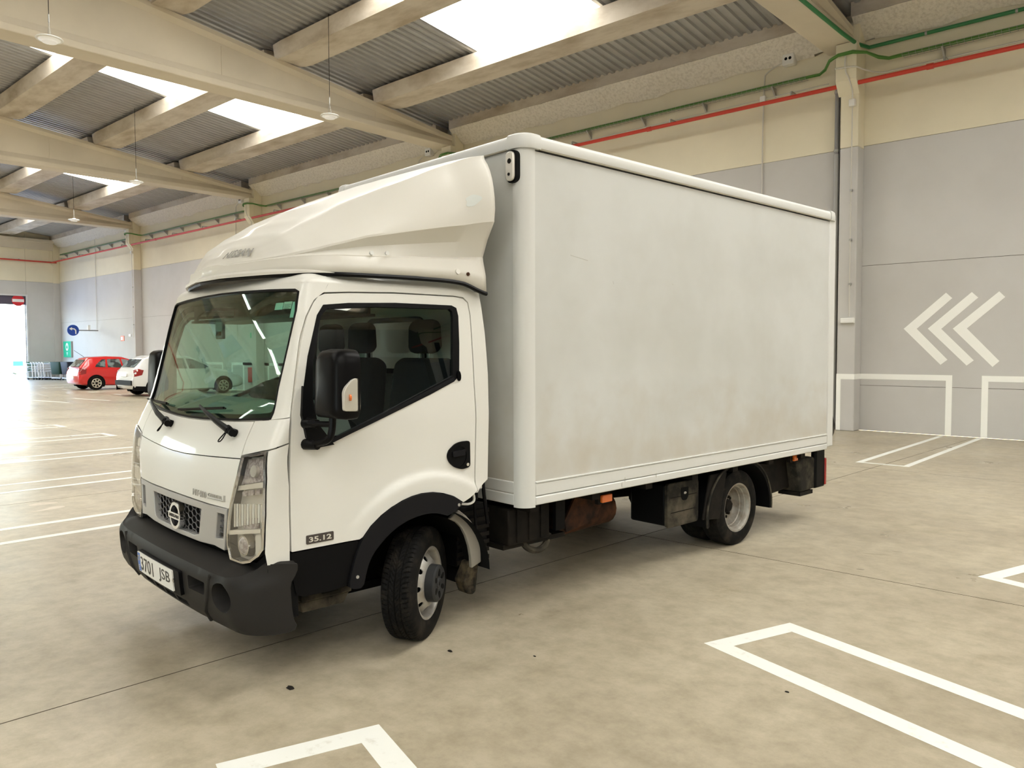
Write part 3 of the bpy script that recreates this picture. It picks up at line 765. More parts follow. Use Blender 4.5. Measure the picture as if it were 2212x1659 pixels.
fc = empty('fire_cabinet', (-29.80, D, .36), label='red fire hose cabinet low on the wall, seen through the windscreen', category='cabinet')
obj('box', MB().box(-.32, .32, -.16, 0, 0, .63), M['signred'], fc, smooth=False, bevel=.01)
obj('door', MB().box(-.28, .28, -.175, -.162, .03, .60), M['redp'], fc, smooth=False)
xs = empty('exit_sign', (-29.80, D, 2.22), label='small green and orange sign pair on the wall seen through the windscreen', category='sign')
obj('green_plate', MB().box(-.32, -.03, -.02, 0, 0, .22), M['signgreen'], xs, smooth=False)
obj('orange_plate', MB().box(.0, .32, -.02, 0, 0, .24), M['orangesign'], xs, smooth=False)

# ================================================================== OUTSIDE THE DOORWAYS
obj('ground', MB().box(XE-60, XE-.26, -60, 60, -.3, -.03).box(XE-.26, 60, -60, YB-.26, -.3, -.03), M['asphalt'], smooth=False, kind='structure')
po = empty('lamp_post', (XE-9.0, 14.7, -.03), label='pale grey lamp post outside the doorway', category='post')
obj('shaft', MB().tube([(0, 0, 0), (0, 0, 9)], .10, 8), M['pole'], po)
obj('lamp_head', MB().box(-.2, .9, -.12, .12, 8.9, 9.05), M['pole'], po, smooth=False)
fe = empty('site_fence', (XE-7.0, 14.5, -.03), label='thin metal rail fence outside the doorway', category='fence')
for k in range(6): obj('post', MB().tube([(0, .8*k, 0), (0, .8*k, 1.5)], .025, 6), M['pole'], fe)
for z in (.5, 1.0, 1.45): obj('rail', MB().tube([(0, 0, z), (0, 4.0, z)], .02, 6), M['pole'], fe)
hd = MB(); rng = random.Random(5)
rows = [[(x0+rng.uniform(-.2, .2), 12+.5*i, h+rng.uniform(-.12, .12)) for x0, h in ((-.5, 0), (-.6, .7), (0, 1.15), (.5, .8), (.5, 0))] for i in range(20)]
hd.grid(rows)
o = obj('hedge', hd, M['hedge'], label='dry yellowish hedge beyond the fence outside', category='hedge'); o.location = (XE-14, 2, -.03)
tp = empty('teal_board', (XE-6.7, 16.4, -.03), label='small teal board standing by the outside fence', category='sign')
obj('board', MB().box(-.03, .03, -.28, .28, .75, 1.05), M['teal'], tp, smooth=False)
obj('stand', MB().tube([(0, 0, 0), (0, 0, .75)], .02, 6), M['pole'], tp)

# ================================================================== TROLLEYS
def trolley(kind):
    r = empty('shopping_trolley')
    mm = M['trolley']
    f = MB()
    for s in (-1, 1):
        f.tube([(-.45, s*.27, .12), (-.50, s*.27, .98), (-.58, s*.27, 1.02)], .030, 6)
        f.tube([(-.45, s*.27, .14), (.42, s*.20, .14)], .02, 6)
    f.tube([(.42, -.2, .14), (.42, .2, .14)], .02, 6)
    obj('frame', f, mm, r)
    obj('handle', MB().tube([(-.58, -.3, 1.02), (-.58, .3, 1.02)], .025, 8), M['trolleyg'] if kind < 2 else mm, r)
    b = MB()
    P = lambda u, s, t: (-.46+.92*u, s*(.28-.06*u), .48+.10*u+(.46-.10*u)*t)
    for k in range(12):
        u = k/11
        for s in (-1, 1): b.tube([P(u, s, 0), P(u, s, 1)], .007, 4)
        b.tube([P(u, -1, 0), P(u, 1, 0)], .007, 4)
    for t in (0, .33, .66, 1):
        for s in (-1, 1): b.tube([P(0, s, t), P(1, s, t)], .010, 4)
        b.tube([P(0, -1, t), P(0, 1, t)], .010, 4); b.tube([P(1, -1, t), P(1, 1, t)], .010, 4)
    obj('basket', b, mm, r, smooth=False, kind='stuff')
    if kind == 0:
        for (z0, z1) in ((.80, .95), (.52, .70)): obj('panel', MB().box(-.48, -.45, -.26, .26, z0, z1), M['trolleyg'], r, smooth=False)
    for (x, y) in ((-.42, -.24), (-.42, .24), (.40, -.19), (.40, .19)):
        obj('castor', MB().lathe([(-.015, .02), (-.015, .06), (.015, .06), (.015, .02)], 12, lambda a, q, t, x=x, y=y: (x+q*math.cos(t), y+a, .06+q*math.sin(t))), M['black'], r)
    return r
def tub(kind):
    r = empty('tub_trolley'); m_ = M['trolleyd' if kind == 0 else 'trolleyn']
    rows = []
    for z, s in ((.34, .80), (.36, .84), (1.0, 1.0), (1.06, 1.03), (1.06, .97), (.42, .78)):
        rows.append([(x*.42*s, y*.36*s, z) for x, y in rounded([(-1, -1), (1, -1), (1, 1), (-1, 1)], .3, 3)])
    mb = MB().grid(rows, closed=True); n = len(rows[0]); mb.f += [tuple(range(n-1, -1, -1)), tuple(5*n+k for k in range(n))]
    obj('tub', mb, m_, r)
    obj('frame', MB().tube([(-.34, -.28, .12), (.34, -.28, .12), (.34, .28, .12), (-.34, .28, .12)], .02, 6, closed=True).tube([(-.34, -.28, .12), (-.34, -.28, .36)], .02, 6).tube([(.34, -.28, .12), (.34, -.28, .36)], .02, 6).tube([(.34, .28, .12), (.34, .28, .36)], .02, 6).tube([(-.34, .28, .12), (-.34, .28, .36)], .02, 6), M['trolley'], r)
    for (x, y) in ((-.3, -.26), (-.3, .26), (.3, -.26), (.3, .26)):
        obj('castor', MB().lathe([(-.015, .02), (-.015, .06), (.015, .06), (.015, .02)], 12, lambda a, q, t, x=x, y=y: (x+q*math.cos(t), y+a, .06+q*math.sin(t))), M['black'], r)
    return r
ta = math.atan2(1.15, 1.45)
t0 = trolley(0); t0.location = (-51.75, 15.28, 0); t0.rotation_euler = (0, 0, ta-.35)
t0['label'] = 'white wire shopping trolley with green panels, first in the row by the end wall'; t0['category'] = 'trolley'; t0['group'] = 'trolleys parked by the end wall'
t1 = trolley(2); index_kids()
for k in range(5):
    t = t1 if k == 0 else copy_tree(t1)
    t.location = (-51.42+.17*k, 15.50+.10*k, 0); t.rotation_euler = (0, 0, ta-.1)
    t['label'] = ['plain wire trolley nested next to the green panelled trolley', 'second plain wire trolley from the green panelled one', 'middle plain wire trolley of the nested row', 'fourth plain wire trolley, one before the tub end', 'plain wire trolley nested nearest the dark green tub'][k]
    t['category'] = 'trolley'; t['group'] = 'trolleys parked by the end wall'
t = tub(0); t.location = (-50.05, 15.98, 0); t.rotation_euler = (0, 0, .4); t['label'] = 'dark green plastic tub trolley at the row end'; t['category'] = 'trolley'; t['group'] = 'trolleys parked by the end wall'
t = tub(1); t.location = (-49.25, 16.25, 0); t.rotation_euler = (0, 0, .2); t['label'] = 'navy plastic tub trolley half hidden behind the red car'; t['category'] = 'trolley'; t['group'] = 'trolleys parked by the end wall'

# ================================================================== PARKED CARS
def car(name, label, L, st, paint, wheels_x, wr, hw, windows, trim, rear_glass, lamps, loc, rotz):
    """st: stations (x, zbottom, zbelt, ztop, half width at belt, half width at top)"""
    r = empty(name, loc, (0, 0, rotz), label=label, category='car', group='cars parked nose to the long wall')
    A = np.array(st, float)
    def at(x): return [float(np.interp(x, A[:, 0], A[:, i])) for i in range(1, 6)]
    xs = sorted(set(list(A[:, 0])+list(np.linspace(A[0, 0], A[-1, 0], 44))))
    rows = []
    for x in xs:
        zb, zm, zt, wb, wt = at(x)
        half = [(0, zb), (wb*.85, zb), (wb*.97, zb+.06), (wb, zb+(zm-zb)*.45), (wb*.985, zm-.05), (wb*.955, zm), (wt+(wb*.955-wt)*.12, zm+(zt-zm)*.86), (wt*.93, zm+(zt-zm)*.97), (wt*.6, zt+.012), (0, zt+.02)]
        rows.append([(x, y, z) for y, z in half]+[(x, -y, z) for y, z in reversed(half[1:-1])])
    b = MB().grid(rows, closed=True); n = len(rows[0]); b.f += [tuple(range(n-1, -1, -1)), tuple((len(xs)-1)*n+k for k in range(n))]
    o = obj('body', b, M[paint], r, ang=50)
    def side(s):
        def fn(x, z):
            zb, zm, zt, wb, wt = at(x); t = min(1, max(0, (z-zm)/max(.02, (zt-zm)*.86)))
            y = wb*.955+((wt+(wb*.955-wt)*.12)-wb*.955)*t if z > zm else wb*.985
            return (x, s*y, z)
        return surf(fn, (L/2, 0, .7))
    for s in (1, -1):
        mp = side(s)
        for w in windows: obj('side_window', panel(w, [], mp, .008, .01, .08), M['dark'] if False else M['carpane'], r)
        for w in trim: obj('sill_trim', panel(w, [], mp, .012, .012, .1), M['clad'], r)
        for x in wheels_x:
            zc = wr
            y0 = s*(hw+.004)
            obj('wheel_arch', MB().prism([(x+(wr+.06)*math.cos(a), zc+(wr+.06)*math.sin(a)) for a in np.linspace(0, 2*PI, 25)[:-1]], lambda p, k: (p[0], s*(hw-.25+.252*k), max(.14, p[1]))), M['dark'], r, smooth=False)
            w_ = empty('wheel', (x, s*(hw-.10), wr), parent=r)
            prof = [(-.09, wr*.62), (-.095, wr*.9), (-.07, wr), (.07, wr), (.112, wr*.93), (.116, wr*.72), (.108, wr*.66)]
            obj('tyre', MB().lathe(prof, 28, lambda a, q, t: (q*math.cos(t), s*a, q*math.sin(t))), M['rubber'], w_)
            rim = MB().lathe([(.105, wr*.67), (.10, wr*.58), (.06, wr*.56), (.05, .001)], 28, lambda a, q, t: (q*math.cos(t), s*a, q*math.sin(t)))
            obj('rim_barrel', rim, M['hub'], w_)
            sp = MB()
            for k in range(7):
                a = 2*PI*k/7; c, sn = math.cos(a), math.sin(a)
                q = [(.0, -.035), (wr*.62, -.022), (wr*.62, .022), (.0, .035)]
                sp.prism([(u*c-v*sn, u*sn+v*c) for u, v in q], lambda p, k: (p[0], s*(.06+.05*k), p[1]))
            sp.lathe([(.112, wr*.67), (.118, wr*.62), (.112, wr*.57)], 28, lambda a, q, t: (q*math.cos(t), s*a, q*math.sin(t)))
            obj('spokes', sp, M['alloy'], w_)
    # tail of the car
    for (poly, m_, nm) in rear_glass:
        obj(nm, MB().prism(poly, lambda p, k: (lamp_x(A, p[1])-.03+.04*k-.02, p[0], p[1])), M[m_], r, smooth=False)
    for (poly, m_, nm) in lamps:
        for s in (1, -1): obj(nm, panel(poly, [], side(s), .012, .02, .06), M[m_], r)
    obj('door_mirror', MB().box(L*.62, L*.62+.10, hw*.955, hw*.955+.17, .92, 1.05), M[paint], r, bevel=.03)
    obj('door_mirror', MB().box(L*.62, L*.62+.10, -hw*.955-.17, -hw*.955, .92, 1.05), M[paint], r, bevel=.03)
    return r
def lamp_x(A, z):
    """x of the tail surface at height z: interpolates the stations whose top passes z"""
    best = A[0, 0]
    for i in range(len(A)-1):
        if A[i, 3] <= z <= A[i+1, 3]:
            t = (z-A[i, 3])/max(1e-6, A[i+1, 3]-A[i, 3]); return A[i, 0]+(A[i+1, 0]-A[i, 0])*t
    return best
M['carpane'] = mat('dark_car_glass', (.035, .042, .045), .08, spec=.8, noise=(2.2, (.20, .25, .26), .46, .54, 2))
hatch = [(0, .34, .60, .64, .70, .60), (.04, .28, .78, .84, .80, .66), (.12, .24, .93, 1.02, .83, .66), (.42, .20, .955, 1.36, .845, .60), (.62, .20, .95, 1.42, .85, .60), (1.3, .18, .93, 1.45, .85, .60), (1.9, .18, .915, 1.42, .85, .60),
         (2.35, .18, .90, 1.28, .85, .61), (2.86, .18, .885, .97, .845, .66), (3.3, .20, .82, .90, .83, .62), (3.70, .24, .70, .78, .77, .56), (3.9, .30, .58, .62, .64, .5)]
hwin = [[(.66, 1.00), (.72, 1.10), (.98, 1.32), (1.13, 1.33), (1.08, .98)], [(1.18, .975), (1.20, 1.335), (1.72, 1.335), (1.78, .955)], [(1.85, .95), (1.80, 1.33), (2.02, 1.30), (2.5, 1.08), (2.62, .955)]]
hlamp = [([(.03, .66), (.05, .95), (.14, .98), (.30, .94), (.28, .72)], 'redlens', 'tail_lamp'), ([(3.35, .62), (3.40, .78), (3.72, .68), (3.74, .56)], 'clear2', 'headlamp')]
M['clear2'] = mat('headlamp_lens', (.75, .75, .75), .1, spec=.8)
rear = [([(-.52, 1.02), (.52, 1.02), (.48, 1.32), (-.48, 1.32)], 'carpane', 'rear_window'), ([(-.26, .50), (.26, .50), (.26, .61), (-.26, .61)], 'plate', 'rear_plate')]
car('hatchback_car', 'red hatchback parked nose to the wall under the blue sign', 3.95, hatch, 'redcar', (.68, 3.14), .305, .85, hwin, [], rear, hlamp, (-36.75, 12.20, 0), PI/2)
o = obj('aerial', MB().tube([(-36.75, 12.70, 1.43), (-36.75, 12.30, 1.72)], .008, 5), M['black']); o.parent = bpy.data.objects['hatchback_car']; o.matrix_parent_inverse = Matrix.LocRotScale((-36.75, 12.20, 0), Matrix.Rotation(PI/2, 3, 'Z'), None).inverted()
sedan = [(0, .40, .62, .66, .74, .62), (.05, .30, .86, .92, .84, .66), (.16, .26, 1.0, 1.08, .87, .66), (.50, .22, 1.02, 1.42, .89, .62), (.75, .20, 1.0, 1.50, .895, .62), (1.5, .18, .97, 1.53, .895, .62), (2.2, .18, .95, 1.48, .895, .62),
         (2.75, .18, .93, 1.30, .89, .63), (3.25, .18, .91, 1.00, .885, .68), (3.7, .20, .85, .92, .87, .66), (4.15, .24, .70, .78, .80, .58), (4.4, .30, .58, .63, .66, .5)]
swin = [[(.72, 1.06), (.80, 1.16), (1.05, 1.38), (1.28, 1.40), (1.24, 1.04)], [(1.33, 1.035), (1.35, 1.41), (1.95, 1.40), (2.02, 1.01)], [(2.10, 1.005), (2.04, 1.39), (2.28, 1.36), (2.8, 1.14), (2.95, 1.0)]]
slamp = [([(.04, .74), (.06, .98), (.18, 1.02), (.36, .98), (.30, .80)], 'redlens', 'tail_lamp'), ([(3.75, .66), (3.80, .82), (4.14, .70), (4.18, .60)], 'clear2', 'headlamp')]
rear2 = [([(-.55, 1.10), (.55, 1.10), (.50, 1.38), (-.50, 1.38)], 'carpane', 'rear_window'), ([(-.26, .74), (.26, .74), (.26, .85), (-.26, .85)], 'plate', 'rear_plate'), ([(-.72, .42), (.72, .42), (.72, .60), (-.72, .60)], 'clad', 'bumper_trim')]
car('estate_car', 'white car parked behind the truck cab, seen through its windscreen', 4.4, sedan, 'whitecar', (.80, 3.45), .32, .895, swin, [[(.0, .22), (1.1, .22), (1.1, .34), (.02, .40)]], rear2, slamp, (-30.2, 11.80, 0), PI/2)

# ================================================================== THE BOX TRUCK
# local axes: x to the rear, y to the truck's right, z up; origin under the cargo box's front left corner
TRUCK = empty('box_truck', (-3.1911, 3.6335, 0), (0, 0, PI/2-.08764),
              label='white box truck with roof deflector standing on the beige floor', category='truck')
YC = 1.08
ZF = [.2, .5, .67, .89, 1.05, 1.14, 1.2, 1.26, 1.32, 1.40, 1.6, 1.8, 2.03, 2.10]
XF = [-1.735, -1.742, -1.745, -1.742, -1.733, -1.72, -1.705, -1.68, -1.648, -1.612, -1.56, -1.51, -1.45, -1.43]
RX, RY, BB, LA = .05, .07, .065, .0945
def hw(z): return 1.01-.085*max(0, (z-1.3)/.75)**1.3
def xfront(z): return sum(float(np.interp(z+d, ZF, XF)) for d in (-.03, 0, .03))/3
def F(s, z):
    sg = 1 if s >= 0 else -1; s = abs(s); h = hw(z); xf = xfront(z); dyc = h-RY
    if s <= dyc: X = xf+BB*s*s; dy = s
    else:
        xp = xf+BB*dyc*dyc; s1 = s-dyc
        if s1 <= LA:
            a = s1/LA*PI/2; dy = dyc+RY*math.sin(a); X = xp+RX*(1-math.cos(a))
        else: dy = h; X = xp+RX+(s1-LA)
    return (X, YC-sg*dy, z)
def s_of_x(X, z):
    """front-surface parameter of the point with this x on the corner or side"""
    lo, hi = hw(z)-RY, hw(z)+1.5
    for _ in range(40):
        m = (lo+hi)/2
        if F(m, z)[0] < X: lo = m
        else: hi = m
    return lo
CC = (-.8, YC, 1.2)
front = surf(F, CC)
AX0, AZ0 = -.68, .35           # wheel arch centre
def bump(X, z):
    r = math.hypot(X+.70, z-.36)
    if r > .655 or X < -1.4: return 0
    t = min(1, (.655-r)/.045); t = t*t*(3-2*t)
    return .026*t*min(1, max(0, (X+1.22)/.28))
def side_fn(sd): return lambda X, z: (X, YC-sd*(hw(z)+bump(X, z)), z)
def side(sd): return surf(side_fn(sd), CC)
SIDE = {1: side(1), -1: side(-1)}

WS = [(0, 2.032), (.30, 2.029), (.60, 2.022), (.84, 2.012), (.872, 2.0), (.888, 1.90), (.889, 1.74), (.884, 1.51), (.897, 1.385), (.893, 1.358), (.86, 1.353), (.77, 1.347), (.57, 1.334), (.20, 1.32), (0, 1.317)]
WSF = WS+[(-s, z) for s, z in reversed(WS[1:-1])]
DOOR = [(-1.542, .70), (-1.542, .865), (-1.542, 1.062), (-1.535, 1.25), (-1.526, 1.379), (-1.495, 1.523), (-1.445, 1.757), (-1.402, 1.877), (-1.363, 1.944), (-1.333, 1.979), (-1.292, 1.996), (-1.151, 2.006), (-.852, 2.017), (-.435, 2.017), (-.364, 2.010), (-.331, 1.983), (-.322, 1.907),
        (-.328, 1.695), (-.335, 1.484), (-.334, 1.274), (-.344, .963), (-.345, .856), (-.368, .839)]
ARCH_O = [(-.454, .799), (-.528, .846), (-.60, .872), (-.68, .889), (-.76, .892), (-.826, .884), (-.89, .868), (-.957, .842), (-1.02, .806), (-1.084, .756), (-1.13, .702), (-1.158, .660), (-1.191, .574), (-1.221, .454)]
ARCH_I = [(-1.137, .436), (-1.120, .51), (-1.103, .564), (-1.072, .615), (-1.036, .652), (-.985, .697), (-.933, .730), (-.87, .755), (-.809, .769), (-.745, .776), (-.681, .773), (-.62, .757), (-.573, .738)]
WIN = [(-1.304, 1.931), (-1.157, 1.946), (-.858, 1.958), (-.46, 1.958), (-.428, 1.945), (-.419, 1.90), (-.430, 1.74), (-.447, 1.578), (-.450, 1.548), (-.489, 1.517), (-.666, 1.449), (-.989, 1.336), (-1.333, 1.217), (-1.40, 1.213), (-1.44, 1.265), (-1.463, 1.375), (-1.452, 1.492), (-1.413, 1.669), (-1.379, 1.77), (-1.343, 1.879)]
GL = [(-1.285, 1.915), (-1.013, 1.934), (-.475, 1.940), (-.458, 1.925), (-.457, 1.89), (-.495, 1.548), (-.91, 1.388), (-1.264, 1.256), (-1.33, 1.262), (-1.385, 1.33), (-1.405, 1.462), (-1.39, 1.639), (-1.36, 1.758), (-1.325, 1.875)]

# ---- cab front panels
cb = empty('cab_shell', (0, 0, 0), parent=TRUCK)
outer = []
zs = list(np.linspace(1.375, 2.05, 16))
def door_x(z):
    fr = [(1.379, -1.526), (1.523, -1.495), (1.757, -1.445), (1.877, -1.402), (1.944, -1.363), (1.979, -1.333), (1.996, -1.29), (2.05, -1.26)]
    return float(np.interp(z, [a for a, b in fr], [b for a, b in fr]))
lft = [(s_of_x(door_x(z)-.005, z), z) for z in zs]
low = [(1.015, 1.368), (.90, 1.352), (.757, 1.338), (.57, 1.327), (.20, 1.312), (0, 1.309)]
hole = grow(WSF, .002)
outer = [(s, z) for s, z in reversed(lft)]+low+[(-s, z) for s, z in reversed(low[:-1])]+[(-s, z) for s, z in lft]
outer += [(-s, 2.052) for s in (.8, .4)]+[(0, 2.055), (.4, 2.054), (.8, 2.052)]
obj('windscreen_surround', panel(outer, [hole], front, 0, .035, .035), M['paint'], cb, ang=50)
# roof: closes the cab over the doors
rows = []
def top_ring(w, z):
    """plan outline of the cab at roof level, shrunk by w towards the middle"""
    zz = 2.046
    pts = []
    h = hw(zz)
    for s in np.linspace(-(h-RY), h-RY, 25): pts.append(F(s, zz)[:2])
    for a in np.linspace(0, 1, 6)[1:]: pts.append(F(h-RY+LA*a, zz)[:2])
    for X in np.linspace(-1.25, -.30, 14): pts.append((X, YC-h))
    for a in np.linspace(0, PI/2, 6): pts.append((-.30+.07*math.sin(a), YC-h+.07*(1-math.cos(a))))
    for y in np.linspace(YC-h+.12, YC+h-.12, 10): pts.append((-.23, y))
    for a in np.linspace(PI/2, 0, 6): pts.append((-.30+.07*math.sin(a), YC+h-.07*(1-math.cos(a))))
    for X in np.linspace(-.30, -1.25, 14): pts.append((X, YC+h))
    for a in np.linspace(1, 0, 6)[:-1]: pts.append(F(-(h-RY+LA*a), zz)[:2])
    c = (-.8, YC); out = []
    for x, y in pts:
        dx, dy = x-c[0], y-c[1]; l = math.hypot(dx, dy); k = max(0, l-w)/l if w < 5 else 0
        out.append((c[0]+dx*k, c[1]+dy*k, z))
    return out
for w, z in ((.002, 2.040), (.001, 2.050), (.012, 2.067), (.035, 2.085), (.075, 2.100), (.14, 2.110), (.30, 2.122), (.5, 2.13), (.62, 2.132)): rows.append(top_ring(w, z))
rf = MB().grid(rows, closed=True); n = len(rows[0]); rf.f.append(tuple((len(rows)-1)*n+k for k in range(n)))
obj('roof', rf, M['paint'], cb, ang=50)
obj('headliner', MB().box(-1.36, -.27, .22, 1.94, 2.0, 2.03), M['liner'], cb, smooth=False, bevel=.02)
for sd in (1, -1):
    dg_ = grow(DOOR[4:], .005)
    pol = [(X, z) for X, z in dg_ if True]
    # rear pillar and the rail over the door
    up = [p for p in dg_ if p[1] > .84]
    i0 = next(i for i, p in enumerate(up) if p[0] > -1.30)
    inner = up[i0:]
    outer = [(-1.262, 2.05)]+inner+[(-.352, .845), (-.343, .846), (-.243, .911), (-.236, 1.144), (-.228, 1.409), (-.219, 1.55), (-.217, 1.8), (-.226, 1.96), (-.236, 2.05)]
    obj('rear_pillar', panel(outer, [], SIDE[sd], 0, .03, .05), M['paint'], cb, ang=50)
    # thin black gutter gap between roof and deflector
# back wall with its window
bwin = rounded([(.66, 1.56), (1.33, 1.56), (1.33, 1.90), (.66, 1.90)], .08, 6)
bw = lambda y, z, o: Vector((-.245+o, y, z))
obj('back_wall', panel([(.12, .85), (2.04, .85), (2.04, 1.4), (1.975, 2.0), (.185, 2.0), (.12, 1.4)], [bwin], bw, 0, .03, .15), M['trim'], cb, ang=30)
obj('back_window', panel(grow(bwin, .01), [], bw, -.01, .005, .3), M['clear'], cb, ang=30)
obj('back_window_seal', panel(grow(bwin, .022), [grow(bwin, -.012)], bw, -.026, .02, .08), M['seal'], cb, ang=30)
obj('cab_floor', MB().box(-1.60, -.26, .14, 2.02, .78, .84), M['dark'], cb, smooth=False)
obj('firewall', panel([(-.95, .36), (.95, .36), (.95, 1.29), (-.95, 1.29)], [], front, -.07, .02, .12), M['dark'], cb)

def loc_seam(z): return z
BON_T = [(0, 1.119), (.11, 1.119), (.421, 1.132), (.757, 1.149)]
cowl = [(0, 1.306), (.20, 1.309), (.57, 1.323), (.753, 1.334), (.757, 1.153)]+[(s, z+.004) for s, z in reversed(BON_T[:-1])]
cowl = cowl+[(-s, z) for s, z in reversed(cowl[1:-1])]
obj('cowl_panel', panel(cowl, [], front, 0, .025, .04), M['paint'], TRUCK, ang=60)
bon = [(s, z-.001) for s, z in BON_T]+[(.750, 1.12), (.743, 1.06), (.692, .92), (.683, .893), (.671, .888), (.456, .886), (.2, .889), (0, .890)]
bon = bon+[(-s, z) for s, z in reversed(bon[1:-1])]
obj('bonnet_panel', panel(bon, [], front, 0, .025, .04), M['paint'], TRUCK, ang=60)
for sg in (1, -1):
    fl_ = lambda P: [(sg*s, z) for s, z in P]
    uc = [(.762, 1.337), (.90, 1.350), (1.018, 1.364), (s_of_x(-1.545, 1.24), 1.242), (.969, 1.213), (.763, 1.169)]
    obj('upper_corner_panel', panel(fl_(uc), [], front, 0, .025, .035), M['paint'], TRUCK, ang=50)
    lc = [(s_of_x(-1.545, 1.23), 1.236), (s_of_x(-1.546, 1.025), 1.025), (s_of_x(-1.546, .78), .78), (s_of_x(-1.548, .65), .65), (1.004, .65), (.993, .71), (1.000, .90), (.996, 1.071), (.975, 1.206)]
    obj('lower_corner_panel', panel(fl_(lc), [], front, 0, .025, .035), M['paint'], TRUCK, ang=50)
    # headlight
    HL = [(.964, 1.201), (.767, 1.164), (.748, 1.06), (.697, .92), (.672, .82), (.662, .75), (.664, .70), (.694, .631), (.80, .628), (.884, .651), (.958, .695), (.983, .73), (.990, .901), (.986, 1.071)]
    h = empty('headlight', parent=TRUCK)
    obj('housing', panel(fl_(HL), [], front, -.055, .02, .05), M['reflector'], h, ang=50)
    mb = MB()   # bezel walls
    q = resample(fl_(HL), .03); rows = [[front(s, z, o) for s, z in q] for o in (-.004, -.07)]
    mb.grid(rows, closed=True); obj('bezel', mb, M['hub'], h, ang=50)
    obj('lens', panel(fl_(HL), [], front, .006, .004, .04), M['clear'], h, ang=50)
    obj('lens_rim', panel(fl_(grow(HL, .004)), [fl_(grow(HL, -.008))], front, .004, .012, .03), M['chrome'], h, ang=50)
    obj('indicator', panel(fl_([(.955, 1.185), (.775, 1.152), (.757, 1.06), (.735, 1.015), (.968, 1.062)]), [], front, -.032, .012, .03), M['smoke'], h, ang=30)
    obj('indicator_bulb', MB().tube([front(sg*.87, 1.10, -.03), front(sg*.87, 1.10, -.012)], .030, 12), M['badge2'], h)
    obj('divider', panel(fl_([(.974, 1.058), (.732, 1.010), (.724, .985), (.974, 1.030)]), [], front, -.018, .02, .04), M['reflector'], h, ang=30)
    for k in range(3): obj('small_lamp', panel(fl_([(.77+.06*k, .985+.012*k), (.81+.06*k, .993+.012*k), (.81+.06*k, .968+.012*k), (.77+.06*k, .960+.012*k)]), [], front, -.020, .01, .05), M['smoke'], h, ang=30)
    for k in range(11):
        s0 = .70+.0255*k; z1 = min(.945, .93+.001*k)
        zb_ = .795+.006*k; za = .915+.003*k
        mb = MB().tube([front(sg*s0, zb_, -.020), front(sg*s0, za, -.020)], .0055, 6)
        obj('flute', mb, M['whitep'] if k % 2 else M['reflector'], h)
    obj('main_lamp', panel(fl_(rounded([(.765, .845), (.888, .862), (.886, .808), (.765, .795)], .012)), [], front, -.03, .02, .05), M['smoke'], h, ang=30)
    obj('shelf', panel(fl_([(.672, .775), (.966, .825), (.964, .805), (.672, .752)]), [], front, -.004, .05, .04), M['reflector'], h, ang=30)
    c0 = front(sg*.80, .715, -.045); c1 = front(sg*.80, .715, -.01)
    obj('dip_projector', MB().tube([c0, c1], [.062, .052], 20), M['chrome'], h)
    obj('dip_lens', MB().tube([c1, front(sg*.80, .715, 0)], [.045, .028], 16), M['smoke'], h)
    obj('side_reflector', panel(fl_([(.905, .785), (.955, .80), (.955, .72), (.93, .69), (.905, .685)]), [], front, -.015, .02, .04), M['fairing'], h, ang=30)
    # dark panel that paints in the shaded gap under the headlight
    obj('lamp_gap_shade', panel(fl_([(.66, .64), (.70, .622), (.89, .640), (.985, .705), (1.0, .63), (.90, .585), (.66, .585)]), [], front, -.03, .03, .06), M['dark'], TRUCK)
# grille
GR = [(0, .884), (.2, .883), (.456, .880), (.665, .886), (.655, .80), (.636, .665), (.53, .674), (.36, .664), (.10, .662), (0, .662)]
GR = GR+[(-s, z) for s, z in reversed(GR[1:-1])]
H1 = [(-.375, .845), (.375, .845), (.345, .705), (.28, .690), (-.28, .690), (-.345, .705)]
H2 = [(.562, .852), (.638, .852), (.626, .726), (.540, .716)]
H3 = [(-s, z) for s, z in reversed(H2)]
gr = empty('grille', parent=TRUCK)
obj('surround', panel(GR, [H1, H2, H3], front, .006, .045, .03), M['silverp'], gr, ang=50, bevel=.004)
obj('backing', panel([(-.65, .87), (.65, .87), (.62, .68), (-.62, .68)], [], front, -.05, .01, .1), M['dark'], gr)
def honey(poly, name, a=.030):
    mb = MB(); lo = np.array(poly).min(0); hi = np.array(poly).max(0)
    ax, az = a*1.15, a*.62
    j = 0; z = lo[1]-az
    segs = set()
    while z < hi[1]+az*2:
        i = 0; x = lo[0]-ax*2+(ax*1.5 if j % 2 else 0)
        while x < hi[0]+ax*2:
            pts = [(x+ax*math.cos(PI/3*k), z+az*1.15*math.sin(PI/3*k)) for k in range(6)]
            for k in range(6):
                p, q = pts[k], pts[(k+1) % 6]; m_ = ((p[0]+q[0])/2, (p[1]+q[1])/2)
                key = (round(m_[0], 3), round(m_[1], 3))
                if key in segs: continue
                segs.add(key)
                if inside([p, q, m_], grow(poly, .012)).all(): mb.tube([front(p[0], p[1], -.020), front(q[0], q[1], -.020)], .0036, 4)
            x += ax*3
        j += 1; z += az*1.0
    return obj(name, mb, M['honey'], gr, smooth=False, kind='stuff')
M['honey'] = mat('dark_mesh', (.085, .085, .088), .35)
honey(H1, 'mesh'); honey(H2, 'side_mesh', .024); honey(H3, 'side_mesh', .024)
em = empty('emblem', parent=TRUCK)
def em_ring(rx, rz, w, o0, o1, name, m_):
    mb = MB(); n = 36
    rows = [[front(.05+(rx+d)*math.cos(2*PI*k/n), .763+(rz+d)*math.sin(2*PI*k/n), o) for k in range(n)] for c0, d, o in ((0, 0, o0), (0, .002, o1), (0, -w+.002, o1), (0, -w, o0))]
    mb.grid(rows+[rows[0]], closed=True); obj(name, mb, m_, em, ang=60)
